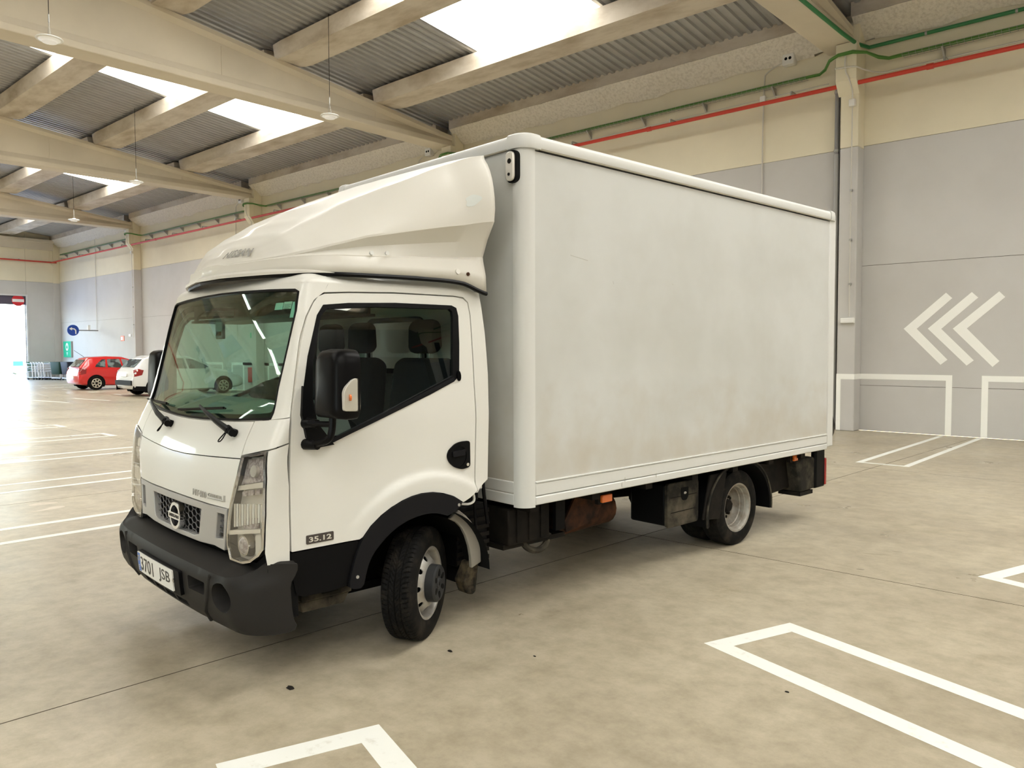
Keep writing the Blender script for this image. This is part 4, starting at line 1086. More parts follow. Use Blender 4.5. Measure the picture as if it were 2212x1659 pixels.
em_ring(.078, .074, .017, -.01, .022, 'ring', M['chrome'])
obj('bar', panel(rounded([(-.038, .745), (.138, .745), (.138, .781), (-.038, .781)], .006), [], front, .026, .03, .04), M['chrome'], em, bevel=.003)
word('NISSAN', lambda x, y, t: front(.05+x, .763+y, .0265+t*.6), .019, .135, M['badge'], em, 'lettering', bold=.01)
tx = lambda s0, z0, o=.001: (lambda x, y, t: front(s0-x if False else s0+x, z0+y, o+t))
word('NT400', tx(.345, .926), .034, .165, M['letter'], TRUCK, 'model_lettering', bold=.015, th=.004)
word('CABSTAR', tx(.527, .934), .017, .155, M['letter'], TRUCK, 'model_lettering', bold=.015, th=.004)
obj('badge_bar', panel([(.445, .916), (.636, .921), (.636, .918), (.445, .913)], [], front, .004, .004, .05), M['letter'], TRUCK)
obj('badge_bar', panel([(.622, .949), (.636, .949), (.636, .919), (.622, .919)], [], front, .004, .004, .05), M['letter'], TRUCK)

# ---- windscreen
ws = obj('windscreen', panel(grow(WSF, -.001), [], front, -.006, .005, .06), M['screen'], TRUCK, ang=60)
inner = [(0, 2.000), (.60, 1.992), (.83, 1.984), (.862, 1.90), (.864, 1.74), (.858, 1.51), (.868, 1.39), (.76, 1.378), (.57, 1.366), (.2, 1.352), (0, 1.349)]
inner = inner+[(-s, z) for s, z in reversed(inner[1:-1])]
obj('frit_band', panel(grow(WSF, -.001), [rounded(inner, .03, 3)], front, -.0125, .002, .05), M['seal'], ws, ang=60)
obj('rubber_seal', panel(grow(WSF, .006), [grow(WSF, -.005)], front, .003, .016, .05), M['seal'], ws, ang=60)
for (s0, z0, s1, z1, m_) in ((.66, 1.955, .735, 1.918, 'sticker'), (.74, 1.958, .815, 1.920, 'sticker2'), (.822, 1.955, .856, 1.872, 'sticker')):
    obj('sticker', panel([(s0, z0), (s1, z0), (s1, z1), (s0, z1)], [], front, -.0145, .001, .1), M[m_], ws)
for k in range(4): obj('sticker_print', panel([(.748, 1.945-.007*k), (.806-.008*(k % 2), 1.945-.007*k), (.806-.008*(k % 2), 1.942-.007*k), (.748, 1.942-.007*k)], [], front, -.0138, .0005, .1), M['letter'], ws)
tt = empty('toll_tag', front(-.02, 1.835, -.05), parent=TRUCK)
obj('tag', MB().box(-.01, .01, -.052, .052, -.055, .05), M['badge'], tt, bevel=.006)
obj('tag_print', MB().box(-.012, -.010, -.035, .035, -.035, -.01), M['rust'], tt, smooth=False)
def wiper(s_piv, z_piv, s_tip, z_tip, b0, b1):
    w = empty('wiper', parent=TRUCK)
    obj('pivot', MB().tube([front(s_piv, z_piv, -.01), front(s_piv, z_piv, .055)], [.022, .018], 12).tube([front(s_piv-.045, z_piv+.012, .03), front(s_piv+.035, z_piv-.008, .035)], .020, 10), M['seal'], w)
    obj('arm', MB().tube([front(s_piv, z_piv, .042), front(s_piv*.72+s_tip*.28, z_piv*.72+z_tip*.28, .058), front(s_piv*.3+s_tip*.7, z_piv*.3+z_tip*.7, .05), front(s_tip, z_tip, .03)], [.018, .015, .010, .007], 8), M['seal'], w)
    obj('washer_hose', MB().tube(chaikin3([front(s_piv-.05, z_piv-.01, .03), front(s_piv-.06, z_piv-.06, .05), front(s_piv-.02, z_piv-.055, .05), front(s_piv, z_piv-.01, .05)], 2), .0035, 5), M['seal'], w)
    nb = 14
    pts = [(b0[0]+(b1[0]-b0[0])*k/nb, b0[1]+(b1[1]-b0[1])*k/nb) for k in range(nb+1)]
    obj('blade', MB().tube([front(s, z, .020) for s, z in pts], .007, 6).tube([front(s, z, .008) for s, z in pts], .005, 4), M['seal'], w)
wiper(.63, 1.268, .153, 1.378, (-.16, 1.343), (.43, 1.383))
wiper(-.22, 1.262, -.77, 1.372, (-.90, 1.370), (-.42, 1.366))

# ---- doors
for sd in (1, -1):
    mp = SIDE[sd]
    d = empty('cab_door', parent=TRUCK)
    dl = DOOR[1:]+[(-.40, .82)]+ARCH_O[:11]+[(-1.150, .692), (-1.535, .692)]
    dl = [(-1.540, .70)]+dl[:-1]+[(-1.536, .692)]
    obj('door_panel', panel(grow(dl, -.003), [WIN], mp, 0, .028, .021), M['paintd'], d, ang=40)
    obj('door_seal', panel(grow(DOOR, .010), [grow(DOOR, -.022)], mp, -.036, .008, .05), M['seal'], d, ang=40)
    obj('door_trim', panel(grow(DOOR[3:20], -.03), [grow(WIN, .02)], mp, -.035, .012, .1), M['trim'], d, ang=40)
    obj('window_seal', panel(grow(WIN, .004), [GL], mp, .003, .022, .03), M['seal'], d, ang=40)
    obj('side_glass', panel(grow(GL, .006), [], mp, -.010, .004, .12), M['glass'], d, ang=60)
    obj('belt_strip', panel([(-.492, 1.536), (-.486, 1.519), (-1.33, 1.214), (-1.30, 1.246)], [], mp, .010, .012, .06), M['flare'], d, ang=40)
    for k in (0, 1): obj('belt_clip', panel(ellipse(-.452+0*k, 1.545, .014, .03, 12), [], mp, .012, .01, .02), M['seal'], d, ang=40)
    # slim black sail plate carrying the mirror arms
    sail = [(-1.462, 1.52), (-1.478, 1.375), (-1.455, 1.262), (-1.405, 1.205), (-1.30, 1.215), (-1.38, 1.30), (-1.425, 1.38)]
    obj('sail_plate', panel(sail, [], mp, .02, .025, .04), M['seal'], d, ang=40, bevel=.004)
    HN = rounded([(-.560, 1.082), (-.548, 1.115), (-.50, 1.150), (-.455, 1.160), (-.388, 1.160), (-.386, 1.004), (-.45, .994), (-.505, 1.012), (-.545, 1.045)], .02)
    hd_ = obj('door_handle', panel(HN, [ellipse(-.472, 1.074, .058, .063, 20)], mp, .010, .02, .03), M['clad'], d, ang=40)
    obj('recess', panel(ellipse(-.472, 1.074, .062, .067, 20), [], mp, .004, .006, .03), M['dark'], hd_, ang=40)
    obj('lever', panel(rounded([(-.522, 1.105), (-.424, 1.112), (-.428, 1.078), (-.518, 1.072)], .008), [], mp, .016, .014, .03), M['flare'], hd_, ang=40, bevel=.004)
    obj('lock', MB().tube([mp(-.408, 1.020, .008), mp(-.408, 1.020, .014)], .010, 12), M['chrome'], hd_)
    bd = obj('model_badge', panel(rounded([(-1.458, .764), (-1.303, .764), (-1.303, .719), (-1.458, .719)], .006), [], mp, .004, .006, .05), M['badge'], d)
    word('35.12', (lambda x, y, t, mp=mp, sd=sd: mp(-1.380+sd*x, .741+y, .0035+t)), .026, .128, M['badge2'], bd, 'lettering', bold=.02)
    cl_ = [(-1.537, .687), (-1.158, .687), (-1.152, .67), (-1.191, .574), (-1.221, .46), (-1.30, .452), (-1.474, .455), (-1.512, .472), (-1.540, .601)]
    obj('sill_cladding', panel(cl_, [], mp, -.004, .02, .05), M['clad'], d, ang=40)
    ar = ARCH_O+[(-1.19, .436)]+ARCH_I
    obj('wheel_arch_flare', panel(smooth_poly(ar, 1), [], mp, .014, .05, .025), M['flare'], TRUCK, ang=40, bevel=.004)
    for (x, z) in ((-.50, .795), (-1.172, .50)): obj('flare_bolt', MB().tube([mp(x, z, .012), mp(x, z, .018)], .009, 10), M['letter'], TRUCK)
    # inner arch liner
    lin = MB(); rows = []
    for o in (-.03, -.55):
        rows.append([Vector(mp(AX0+.455*math.cos(a), AZ0+.43*math.sin(a), 0))*1 + Vector((0, sd*(-o), 0)) for a in np.linspace(.0, PI-.22, 24)])
    lin.grid(rows); obj('arch_liner', lin, M['dark'], TRUCK)
    wy = YC-sd*.50
    obj('well_light_block', MB().box(-1.32, -.16, min(wy, wy+sd*.02), max(wy, wy+sd*.02), .30, .84), M['dark'], TRUCK, smooth=False)  # dark sheet added to stop light leaking through the wheel arch
    obj('well_front_block', MB().box(-1.34, -1.25, min(wy, YC-sd*.96), max(wy, YC-sd*.96), .43, .80), M['dark'], TRUCK, smooth=False)  # second added sheet, keeps the front of the arch dark
    # step below the door
    st_ = MB(); yo = YC-sd*.90
    st_.box(-1.43, -1.13, min(yo, yo+sd*.30), max(yo, yo+sd*.30), .385, .425)
    st_.prism([(-1.43, .385), (-1.13, .385), (-1.17, .325), (-1.415, .325)], lambda p, k: (p[0], yo+sd*(.02+.10*k), p[1]))
    obj('step', st_, M['dusty'], TRUCK, smooth=False, bevel=.008)
    obj('step_bracket', MB().box(-1.42, -1.16, yo+sd*.05 if sd > 0 else yo-.12, yo+sd*.12 if sd > 0 else yo-.05, .42, .52), M['chassis'], TRUCK, smooth=False)

# ---- door mirrors
def mirror(sd):
    m_ = empty('door_mirror', parent=TRUCK)
    Y = lambda d: YC-sd*d
    # shell: rounded block, back convex to the front
    cx, cz = -1.388, 1.535
    rows = []
    for (dx, k) in ((-.075, .55), (-.066, .78), (-.045, .93), (-.01, 1.0), (.035, 1.0), (.055, .97)):
        pts = rounded([(1.335, 1.705), (1.095, 1.705), (1.085, 1.40), (1.10, 1.366), (1.325, 1.366), (1.345, 1.40)], .07, 5)
        c = (1.215, 1.535)
        rows.append([(cx+dx+.012*math.sin((z-cz)*3), Y(c[0]+(y-c[0])*k), c[1]+(z-c[1])*(k*.5+.5)) for y, z in pts])
    mb = MB().grid(rows, closed=True); n = len(rows[0]); mb.f += [tuple(range(n-1, -1, -1)), tuple(5*n+k for k in range(n))]
    obj('shell', mb, M['mirror'], m_, ang=50)
    gl_ = rounded([(1.325, 1.69), (1.105, 1.69), (1.10, 1.385), (1.33, 1.385)], .05, 4)
    obj('mirror_glass', MB().prism(gl_, lambda p, k: (cx+.054+.006*k, Y(p[0]), p[1])), M['chrome'], m_, smooth=False)
    sg_ = rounded([(1.347, 1.575), (1.285, 1.535), (1.268, 1.49), (1.268, 1.412), (1.347, 1.408)], .02, 4)
    si = MB()
    rows = []
    q = [(-.030, 1.565), (-.052, 1.545), (-.066, 1.51), (-.068, 1.42), (.022, 1.412), (.024, 1.56)]
    sn = obj('turn_signal', MB().prism(rounded([(.030, 1.568), (.0, 1.560), (-.035, 1.525), (-.045, 1.50), (-.045, 1.412), (.030, 1.408)], .012, 3), lambda p, k: (cx+p[0], Y(1.330+.024*k), p[1])), M['reflector'], m_, ang=40, bevel=.006)
    obj('signal_bulb', MB().tube([(cx-.018, Y(1.355), 1.475), (cx-.010, Y(1.357), 1.475)], .016, 10), M['orange'], sn)
    obj('lens', MB().prism(rounded([(.030, 1.568), (.0, 1.560), (-.040, 1.525), (-.05, 1.50), (-.05, 1.412), (.030, 1.408)], .012, 3), lambda p, k: (cx+p[0], Y(1.356+.006*k), p[1])), M['clear'], sn, ang=40)
    obj('arm', MB().tube(chaikin3([(-1.405, Y(1.20), 1.40), (-1.41, Y(1.20), 1.30), (-1.42, Y(1.18), 1.255), (-1.45, Y(1.05), 1.228)], 2), .018, 10), M['mirror'], m_)
    obj('arm', MB().tube([(-1.41, Y(1.20), 1.338), (-1.46, Y(1.06), 1.335)], .015, 10), M['mirror'], m_)
    for z in (1.228, 1.335): obj('arm_socket', MB().tube([(-1.435, Y(1.10), z), (-1.455, Y(1.01), z)], [.022, .028], 12), M['mirror'], m_)
mirror(1); mirror(-1)

# ---- bumper
def FBf(s, z):
    sg = 1 if s >= 0 else -1; s = abs(s)
    h = 1.05; xf = float(np.interp(z, [.2, .27, .30, .36, .42, .53, .565, .60], [-1.68, -1.74, -1.79, -1.822, -1.833, -1.84, -1.832, -1.80])); rx, ry, la, bb = .28, .24, .41, .05
    dyc = h-ry
    if s <= dyc: X = xf+bb*s*s; dy = s
    else:
        xp = xf+bb*dyc*dyc; s1 = s-dyc
        if s1 <= la:
            a = s1/la*PI/2; dy = dyc+ry*math.sin(a); X = xp+rx*(1-math.cos(a))
        else: dy = h; X = xp+rx+(s1-la)
    return (X, YC-sg*dy, z)
bmp = surf(FBf, (-1.2, YC, .45))
bu = empty('front_bumper', parent=TRUCK)
TOPL = [(0, .574), (.3, .574), (.62, .572), (.70, .571), (.81, .575), (.90, .592), (.965, .612), (1.02, .645), (1.06, .654), (1.12, .652), (1.185, .640)]
BOT = [(1.185, .335), (1.165, .312), (1.12, .303), (1.028, .298), (.885, .292), (.60, .285), (.545, .294), (.45, .300), (.312, .303), (0, .306)]
BO = TOPL+BOT; BO = BO+[(-s, z) for s, z in reversed(BOT[:-1])]+[(-s, z) for s, z in reversed(TOPL[1:])]
rect = rounded([(.408, .514), (.610, .511), (.596, .443), (.405, .440)], .012, 3)
fog = ellipse(.780, .468, .098, .074, 24)
slits = [[(-.335+.175*k, .352), (-.335+.175*k+.15, .352), (-.335+.175*k+.15, .318), (-.335+.175*k, .318)] for k in range(4)]
holes = [rect, fog, [(-s, z) for s, z in rect], [(-s, z) for s, z in fog]]+slits
obj('face', panel(BO, holes, bmp, 0, .03, .03), M['bumper'], bu, ang=45)
for sg in (1, -1):
    for hp, nm, dp in ((rect, 'duct_wall', .09), (fog, 'fog_lamp_bezel', .10)):
        q = [(sg*s, z) for s, z in resample(hp, .03)]
        c = np.mean(np.array(q), 0)
        rows = [[bmp(c[0]+(s-c[0])*k, c[1]+(z-c[1])*k, o) for s, z in q] for o, k in ((0, 1.0), (-.02, .96), (-dp, .86 if nm != 'fog_lamp_bezel' else .9))]
        obj(nm, MB().grid(rows, closed=True), M['bumper'], bu, ang=50)
    obj('bumper_rib', MB().tube([bmp(sg*.668, .560, 0), bmp(sg*.64, .45, 0), bmp(sg*.585, .36, 0), bmp(sg*.565, .296, 0)], .012, 8), M['bumper'], bu)
# top shelf back to the cab
rows = []
for s in np.concatenate([np.linspace(-1.18, -.95, 10), np.linspace(-.9, .9, 25), np.linspace(.95, 1.18, 10)]):
    a = abs(s)
    zt = float(np.interp(a, [p[0] for p in TOPL], [p[1] for p in TOPL]))
    p0 = Vector(bmp(s, zt-.002, -.001)); yy = p0.y
    sf = s if a < .9 else math.copysign(.9+(a-.9)*.62, s)
    p2 = Vector(front(sf, .60, -.05)); p2.z = max(zt+.006, .625 if a < .9 else zt+.004)
    if a > 1.15: p2 = Vector((p0.x, p0.y+math.copysign(.10, s), p2.z))
    p1 = p0.lerp(p2, .35); p1.z = p0.z+(p2.z-p0.z)*.55+.008
    rows.append([tuple(p0), tuple(p1), tuple(p2), (p2.x, p2.y, p2.z-.03)])
obj('top_shelf', MB().grid(rows), M['bumper'], bu, ang=60)
for sg in (1, -1): obj('end_gap_shade', MB().box(-1.66, -1.50, min(YC-sg*1.00, YC-sg*.80), max(YC-sg*1.00, YC-sg*.80), .36, .63), M['dark'], bu, smooth=False)  # dark blocks added so the gap behind the bumper end looks shaded
obj('bumper_core', panel([(-.95, .56), (.95, .56), (.95, .38), (-.95, .38)], [], lambda s, z, o: front(s, z, o), -.02, .04, .1), M['dark'], bu)
np_ = empty('number_plate', parent=TRUCK)
PZ0, PS0 = .455, -.020
pl_ = lambda x, y, t: bmp(PS0+x, PZ0+y-.022*x*0, .030+t)
PW, PH = .285, .057
obj('backing', panel(rounded([(PS0-PW-.01, PZ0-PH-.012), (PS0+PW+.075, PZ0-PH-.012), (PS0+PW+.075, PZ0+PH+.006), (PS0-PW-.01, PZ0+PH+.006)], .012), [], bmp, .020, .022, .08), M['clad'], np_, bevel=.003)
obj('plate', panel(rounded([(PS0-PW, PZ0-PH), (PS0+PW, PZ0-PH), (PS0+PW, PZ0+PH), (PS0-PW, PZ0+PH)], .008), [], bmp, .028, .008, .08), M['plate'], np_)
obj('country_strip', panel([(PS0-PW+.004, PZ0-PH+.004), (PS0-PW+.050, PZ0-PH+.004), (PS0-PW+.050, PZ0+PH-.004), (PS0-PW+.004, PZ0+PH-.004)], [], bmp, .0287, .0006, .1), M['blue'], np_)
word('3701', lambda x, y, t: pl_(-.115+x, y, t*.5-.0015), .078, .215, M['ink'], np_, 'lettering', bold=.004)
word('JSB', lambda x, y, t: pl_(.170+x, y, t*.5-.0015), .078, .165, M['ink'], np_, 'lettering', bold=.004)
word('E', lambda x, y, t: pl_(-PW+.027+x, -.030+y, t*.5-.0010), .024, .016, M['plate'], np_, 'lettering', bold=.01)
st = MB()
for k in range(12):
    a = 2*PI*k/12; st.prism(ellipse(-PW+.027+.014*math.cos(a), .022+.014*math.sin(a), .0025, .0025, 6), lambda p, k: pl_(p[0], p[1], -.0008+.0006*k))
M['yellow'] = mat('plate_stars', (.85, .65, .05), .5)
obj('stars', st, M['yellow'], np_, smooth=False, kind='stuff')
obj('tow_bolt', MB().tube([bmp(.285, .463, .018), bmp(.285, .463, .032)], .012, 10), M['chrome'], np_)

# ---- roof air deflector
SECT = [  # x, then half section from the skirt to the crown: (y offset from the left, z)
 (-1.500, [(.90, 2.112), (.91, 2.150), (.92, 2.186), (.95, 2.190), (.97, 2.193), (.99, 2.195), (1.02, 2.197), (1.08, 2.198)]),
 (-1.462, [(.72, 2.112), (.725, 2.150), (.735, 2.188), (.78, 2.198), (.82, 2.215), (.865, 2.232), (.93, 2.244), (1.08, 2.250)]),
 (-1.410, [(.48, 2.110), (.485, 2.152), (.50, 2.194), (.57, 2.205), (.63, 2.232), (.69, 2.262), (.78, 2.288), (1.08, 2.305)]),
 (-1.330, [(.26, 2.108), (.262, 2.152), (.285, 2.199), (.36, 2.228), (.44, 2.275), (.53, 2.318), (.64, 2.348), (1.08, 2.372)]),
 (-1.200, [(.155, 2.106), (.16, 2.155), (.185, 2.206), (.25, 2.268), (.345, 2.335), (.45, 2.396), (.57, 2.435), (1.08, 2.462)]),
 (-1.000, [(.128, 2.108), (.132, 2.160), (.158, 2.214), (.185, 2.328), (.285, 2.430), (.385, 2.512), (.50, 2.553), (1.08, 2.585)]),
 (-.700, [(.118, 2.110), (.122, 2.166), (.148, 2.226), (.135, 2.390), (.18, 2.540), (.255, 2.655), (.37, 2.692), (1.08, 2.718)]),
 (-.400, [(.112, 2.100), (.118, 2.172), (.142, 2.240), (.085, 2.445), (.11, 2.630), (.185, 2.785), (.30, 2.822), (1.08, 2.838)]),
 (-.215, [(.104, 2.045), (.110, 2.150), (.135, 2.250), (.030, 2.478), (.042, 2.700), (.115, 2.848), (.225, 2.884), (1.08, 2.897)]),
]
SX = np.array([s[0] for s in SECT]); SP = np.array([s[1] for s in SECT])
def cr(P, t):
    """Catmull-Rom through rows of P at parameter t"""
    i = min(len(P)-2, int(t)); f = t-i
    p0 = P[max(0, i-1)]; p1 = P[i]; p2 = P[i+1]; p3 = P[min(len(P)-1, i+2)]
    return .5*((2*p1)+(-p0+p2)*f+(2*p0-5*p1+4*p2-p3)*f*f+(-p0+3*p1-3*p2+p3)*f**3)
rows = []
for t in np.linspace(0, len(SECT)-1, 56):
    P = cr(SP, t); x = float(np.interp(t, range(len(SX)), SX))
    # points: 0 skirt bottom .. 2 shelf edge, 3 lower crease, 5 shoulder, 7 crown
    half = [tuple(P[0]), tuple(P[1]), tuple(P[2]-np.array([0, .006])), tuple(P[2]), tuple(P[2]+(P[3]-P[2])*.06+np.array([.045, 0])*min(1, t/3)*min(1, (8.3-t)/1.5)), tuple(P[2]+(P[3]-P[2])*.5+np.array([.055, 0])*min(1, t/4)*min(1, (8.3-t)/1.5)), tuple(P[3]-np.array([0, .012])), tuple(P[3])]
    for f in np.linspace(3, 7, 15)[1:]: half.append(tuple(cr(P, f)))
    full = [(x, y, z) for y, z in half]+[(x, 2*YC-y, z) for y, z in reversed(half[:-1])]
    rows.append(full)
df = MB().grid(rows)
n = len(rows[0]); df.f.append(tuple(range(n)))
de = obj('air_deflector', df, M['fairing'], TRUCK, ang=28)
so = de.modifiers.new('thickness', 'SOLIDIFY'); so.thickness = .012; so.offset = -1
# front lip, rubber strip under the skirt, fixings, bare patch, lettering
def skirt(t): 
    P = cr(SP, t); return float(np.interp(t, range(len(SX)), SX)), P
lip = []
ts = list(np.linspace(0, len(SECT)-1, 60))
edge = [(skirt(t)[0], skirt(t)[1][0][0], skirt(t)[1][0][1]) for t in ts]
full = [(x, 2*YC-y, z) for x, y, z in reversed(edge)]+edge
obj('rubber_strip', MB().tube([(x+.004, YC+(y-YC)*.995, z-.006) for x, y, z in full], .013, 6), M['seal'], de)
lw = lambda x: .034*min(1, max(.04, (-1.20-x)/.22))
def lipo(p, d, dz):
    x, y, z = p; w_ = lw(x); sy = 1 if y > YC else -1; k = min(1, max(0, (x+1.5)/.25))
    return (x-w_*d*(1-.7*k), y+sy*w_*d*k, z+dz*(w_/.034))
obj('front_lip', MB().grid([[lipo(p, 0, .03) for p in full], [lipo(p, 1, .012) for p in full], [lipo(p, 1, -.004) for p in full], [lipo(p, 0, 0) for p in full]]), M['fairing'], de, ang=50)
def dsurf(t, f):
    x, P = skirt(t); q = cr(P, f); return Vector((x, q[0], q[1]))
def dmap(t, f, o):
    p = dsurf(t, f); e = .05; nrm = (dsurf(t+e, f)-dsurf(t-e, f)).cross(dsurf(t, f+e)-dsurf(t, f-e)).normalized()
    if nrm.dot(p-Vector((-.6, YC, 2.2))) < 0: nrm = -nrm
    return p+nrm*o
for (t, f, m_, r_) in ((6.9, .85, 'badge2', .016), (7.25, .80, 'rust', .011)):
    obj('skirt_bolt', MB().tube([dmap(t, f, -.002), dmap(t, f, .006)], r_, 12), M[m_], de)
for (t, f) in ((5.0, 2.12), (5.32, 2.14)): obj('skirt_bolt', MB().tube([dmap(t, f, .004), dmap(t, f, .016)], .012, 10), M['boxrail'], de)
mb = MB(); pp = [(7.28+.24*math.cos(a)*(1+.25*math.cos(3*a)), 3.62+.17*math.sin(a)) for a in np.linspace(0, 2*PI, 22)[:-1]]
obj('bare_patch', MB().prism(pp, lambda p, k: dmap(p[0], p[1], .0005+.0015*k)), M['primer'], de, smooth=False)
# maker lettering on the nose: project on the crown surface by a short search
def crown_z(x, y):
    t = float(np.interp(x, SX, range(len(SX)))); x_, P = skirt(t); yy = y if y <= YC else 2*YC-y
    prev = cr(P, 3.0)
    if yy <= prev[0]: return prev[1]
    for f in np.linspace(3.05, 7, 60):
        q = cr(P, f)
        if q[0] >= yy: 
            u = (yy-prev[0])/max(1e-6, q[0]-prev[0]); return prev[1]+(q[1]-prev[1])*u
        prev = q
    return prev[1]
M['nose'] = mat('deflector_lettering', (.30, .295, .275), .5)
A0 = Vector((-1.464, .975)); A1 = Vector((-1.424, .700)); ux = (A1-A0).normalized(); wlen = (A1-A0).length; uy = Vector((-ux.y, ux.x))
if uy.x < 0: uy = -uy
_sm = [(A0+ux*(u-.02)+uy*v) for u in np.linspace(0, wlen+.04, 12) for v in np.linspace(-.03, .03, 7)]
_A = np.array([[1, p.x+1.45, p.y-.85, (p.x+1.45)**2, (p.x+1.45)*(p.y-.85), (p.y-.85)**2] for p in _sm]); _b = np.array([crown_z(p.x, p.y) for p in _sm])
_c = np.linalg.lstsq(_A, _b, rcond=None)[0]
def nose(x, y, t):
    p = (A0+A1)/2+ux*x+uy*y*.62; a, b = p.x+1.45, p.y-.85
    z = float(np.dot(_c, [1, a, b, a*a, a*b, b*b])); return Vector((p.x-.006-t*.8, p.y-.002, z+.006+t*.6))
word('NISSAN', nose, .046, wlen, M['nose'], de, 'lettering', shear=.28, bold=.006, spacing=1.05)

# ---- cargo box
BL, BW, BZ0, BZ1 = 4.247, 2.22, .712, 3.035
cg = empty('cargo_box', parent=TRUCK)
RC = .085
obj('side_panel', MB().box(.10, BL-.13, .008, .04, BZ0+.15, BZ1-.10), M['boxpanel'], cg, smooth=False)
obj('side_panel', MB().box(.10, BL-.13, BW-.04, BW-.008, BZ0+.15, BZ1-.10), M['boxpanel'], cg, smooth=False)
obj('front_wall', MB().box(.008, .04, RC, BW-RC, BZ0+.02, BZ1-.09), M['boxpanel'], cg, smooth=False)
obj('rear_wall', MB().box(BL-.05, BL-.02, .06, BW-.06, BZ0, BZ1-.08), M['boxpanel'], cg, smooth=False)
obj('box_roof', MB().box(.04, BL-.04, .04, BW-.04, BZ1-.04, BZ1-.012), M['boxpanel'], cg, smooth=False)
obj('box_floor', MB().box(.03, BL-.03, .03, BW-.03, BZ0+.02, BZ0+.10), M['chassis'], cg, smooth=False)
def corner_post(x0, y0, sx, sy, r=RC, name='corner_post'):
    """rounded vertical post; corner at (x0, y0), sx/sy point inwards"""
    q = [(x0+sx*r*1.15, y0)]+[(x0+sx*r*(1-math.sin(a)), y0+sy*r*(1-math.cos(a))) for a in np.linspace(0, PI/2, 9)]+[(x0, y0+sy*r*1.15), (x0+sx*.03, y0+sy*r*1.15), (x0+sx*.035, y0+sy*.035), (x0+sx*r*1.15, y0+sy*.03)]
    obj(name, MB().prism(q, lambda p, k: (p[0], p[1], (BZ0-.012)+(BZ1-.075-BZ0)*k)), M['boxrail'], cg, ang=40)
corner_post(0, 0, 1, 1); corner_post(0, BW, 1, -1)
for y0, sy in ((0, 1), (BW, -1)):
    obj('rear_post', MB().box(BL-.13, BL, min(y0, y0+sy*.07), max(y0, y0+sy*.07), BZ0+.02, BZ1-.07), M['boxrail'], cg, bevel=.012)
# bottom rails of the sides and front: a lower skirt and an upper moulding
for y0, sy in ((0, 1), (BW, -1)):
    def rail(z0, z1, d, nm, mm='boxrail', x0=.10, x1=BL-.13, b=.008):
        obj(nm, MB().box(x0, x1, min(y0-sy*d, y0+sy*.04), max(y0-sy*d, y0+sy*.04), z0, z1), M[mm], cg, bevel=b)
    rail(BZ0, BZ0+.055, .004, 'lower_rail'); rail(BZ0+.058, BZ0+.140, .0, 'lower_rail'); rail(BZ0+.141, BZ0+.152, .006, 'rail_moulding', b=.003)
obj('front_rail', MB().box(.0, .03, RC*1.15, BW-RC*1.15, BZ0, BZ0+.07), M['boxrail'], cg, bevel=.006)
obj('front_rail', MB().box(.002, .03, RC*1.15, BW-RC*1.15, BZ0+.074, BZ0+.15), M['boxrail'], cg, bevel=.006)
# top rails with rounded outer edge
def toprail(pts, name, prof):
    """sweep: profile (out, z) along plan points with outward normals"""
    rows = []
    for (p, nrm) in pts: rows.append([(p[0]+nrm[0]*o, p[1]+nrm[1]*o, z) for o, z in prof])
    mb = MB().grid(rows, closed=True); n = len(prof); mb.f += [tuple(range(n-1, -1, -1)), tuple((len(rows)-1)*n+k for k in range(n))]
    return obj(name, mb, M['boxrail'], cg, ang=40)
TP = [(-.05, BZ1-.082), (.006, BZ1-.082), (.010, BZ1-.070), (.010, BZ1-.030), (.004, BZ1-.014), (-.010, BZ1-.003), (-.030, BZ1), (-.16, BZ1+.004), (-.16, BZ1-.03), (-.05, BZ1-.03)]
toprail([((.13, 0), (0, -1)), ((BL-.13, 0), (0, -1))], 'top_rail', TP)
toprail([((.13, BW), (0, 1)), ((BL-.13, BW), (0, 1))], 'top_rail', TP)
toprail([((0, .13), (-1, 0)), ((0, BW-.13), (-1, 0))], 'top_rail', TP)
TC = [(o+(.010 if o > -.05 else 0), z+(.006 if z > BZ1-.03 else -.008)) for o, z in TP]
for (cx, cy, sx, sy) in ((RC, RC, -1, -1), (RC, BW-RC, -1, 1), (BL-RC, RC, 1, -1), (BL-RC, BW-RC, 1, 1)):
    pts = [((cx-sx*.05, cy+sy*RC), (0, sy))]+[((cx+sx*RC*math.sin(a), cy+sy*RC*math.cos(a)), (sx*math.sin(a), sy*math.cos(a))) for a in np.linspace(0, PI/2, 9)]+[((cx+sx*RC, cy-sy*.05), (sx, 0))]
    tcc = [(max(o, -.084), z) for o, z in TC]
    toprail(pts, 'corner_cap', tcc)
toprail([((BL, .13), (1, 0)), ((BL, BW-.13), (1, 0))], 'top_rail', TP)
for y0, sy in ((0, -1), (BW, 1)): obj('panel_seam', MB().box(.13, BL-.13, min(y0, y0+sy*.009), max(y0, y0+sy*.009), BZ1-.092, BZ1-.082), M['seam'], cg, smooth=False)
obj('panel_seam', MB().box(-.007, .01, .13, BW-.13, BZ1-.090, BZ1-.082), M['seam'], cg, smooth=False)
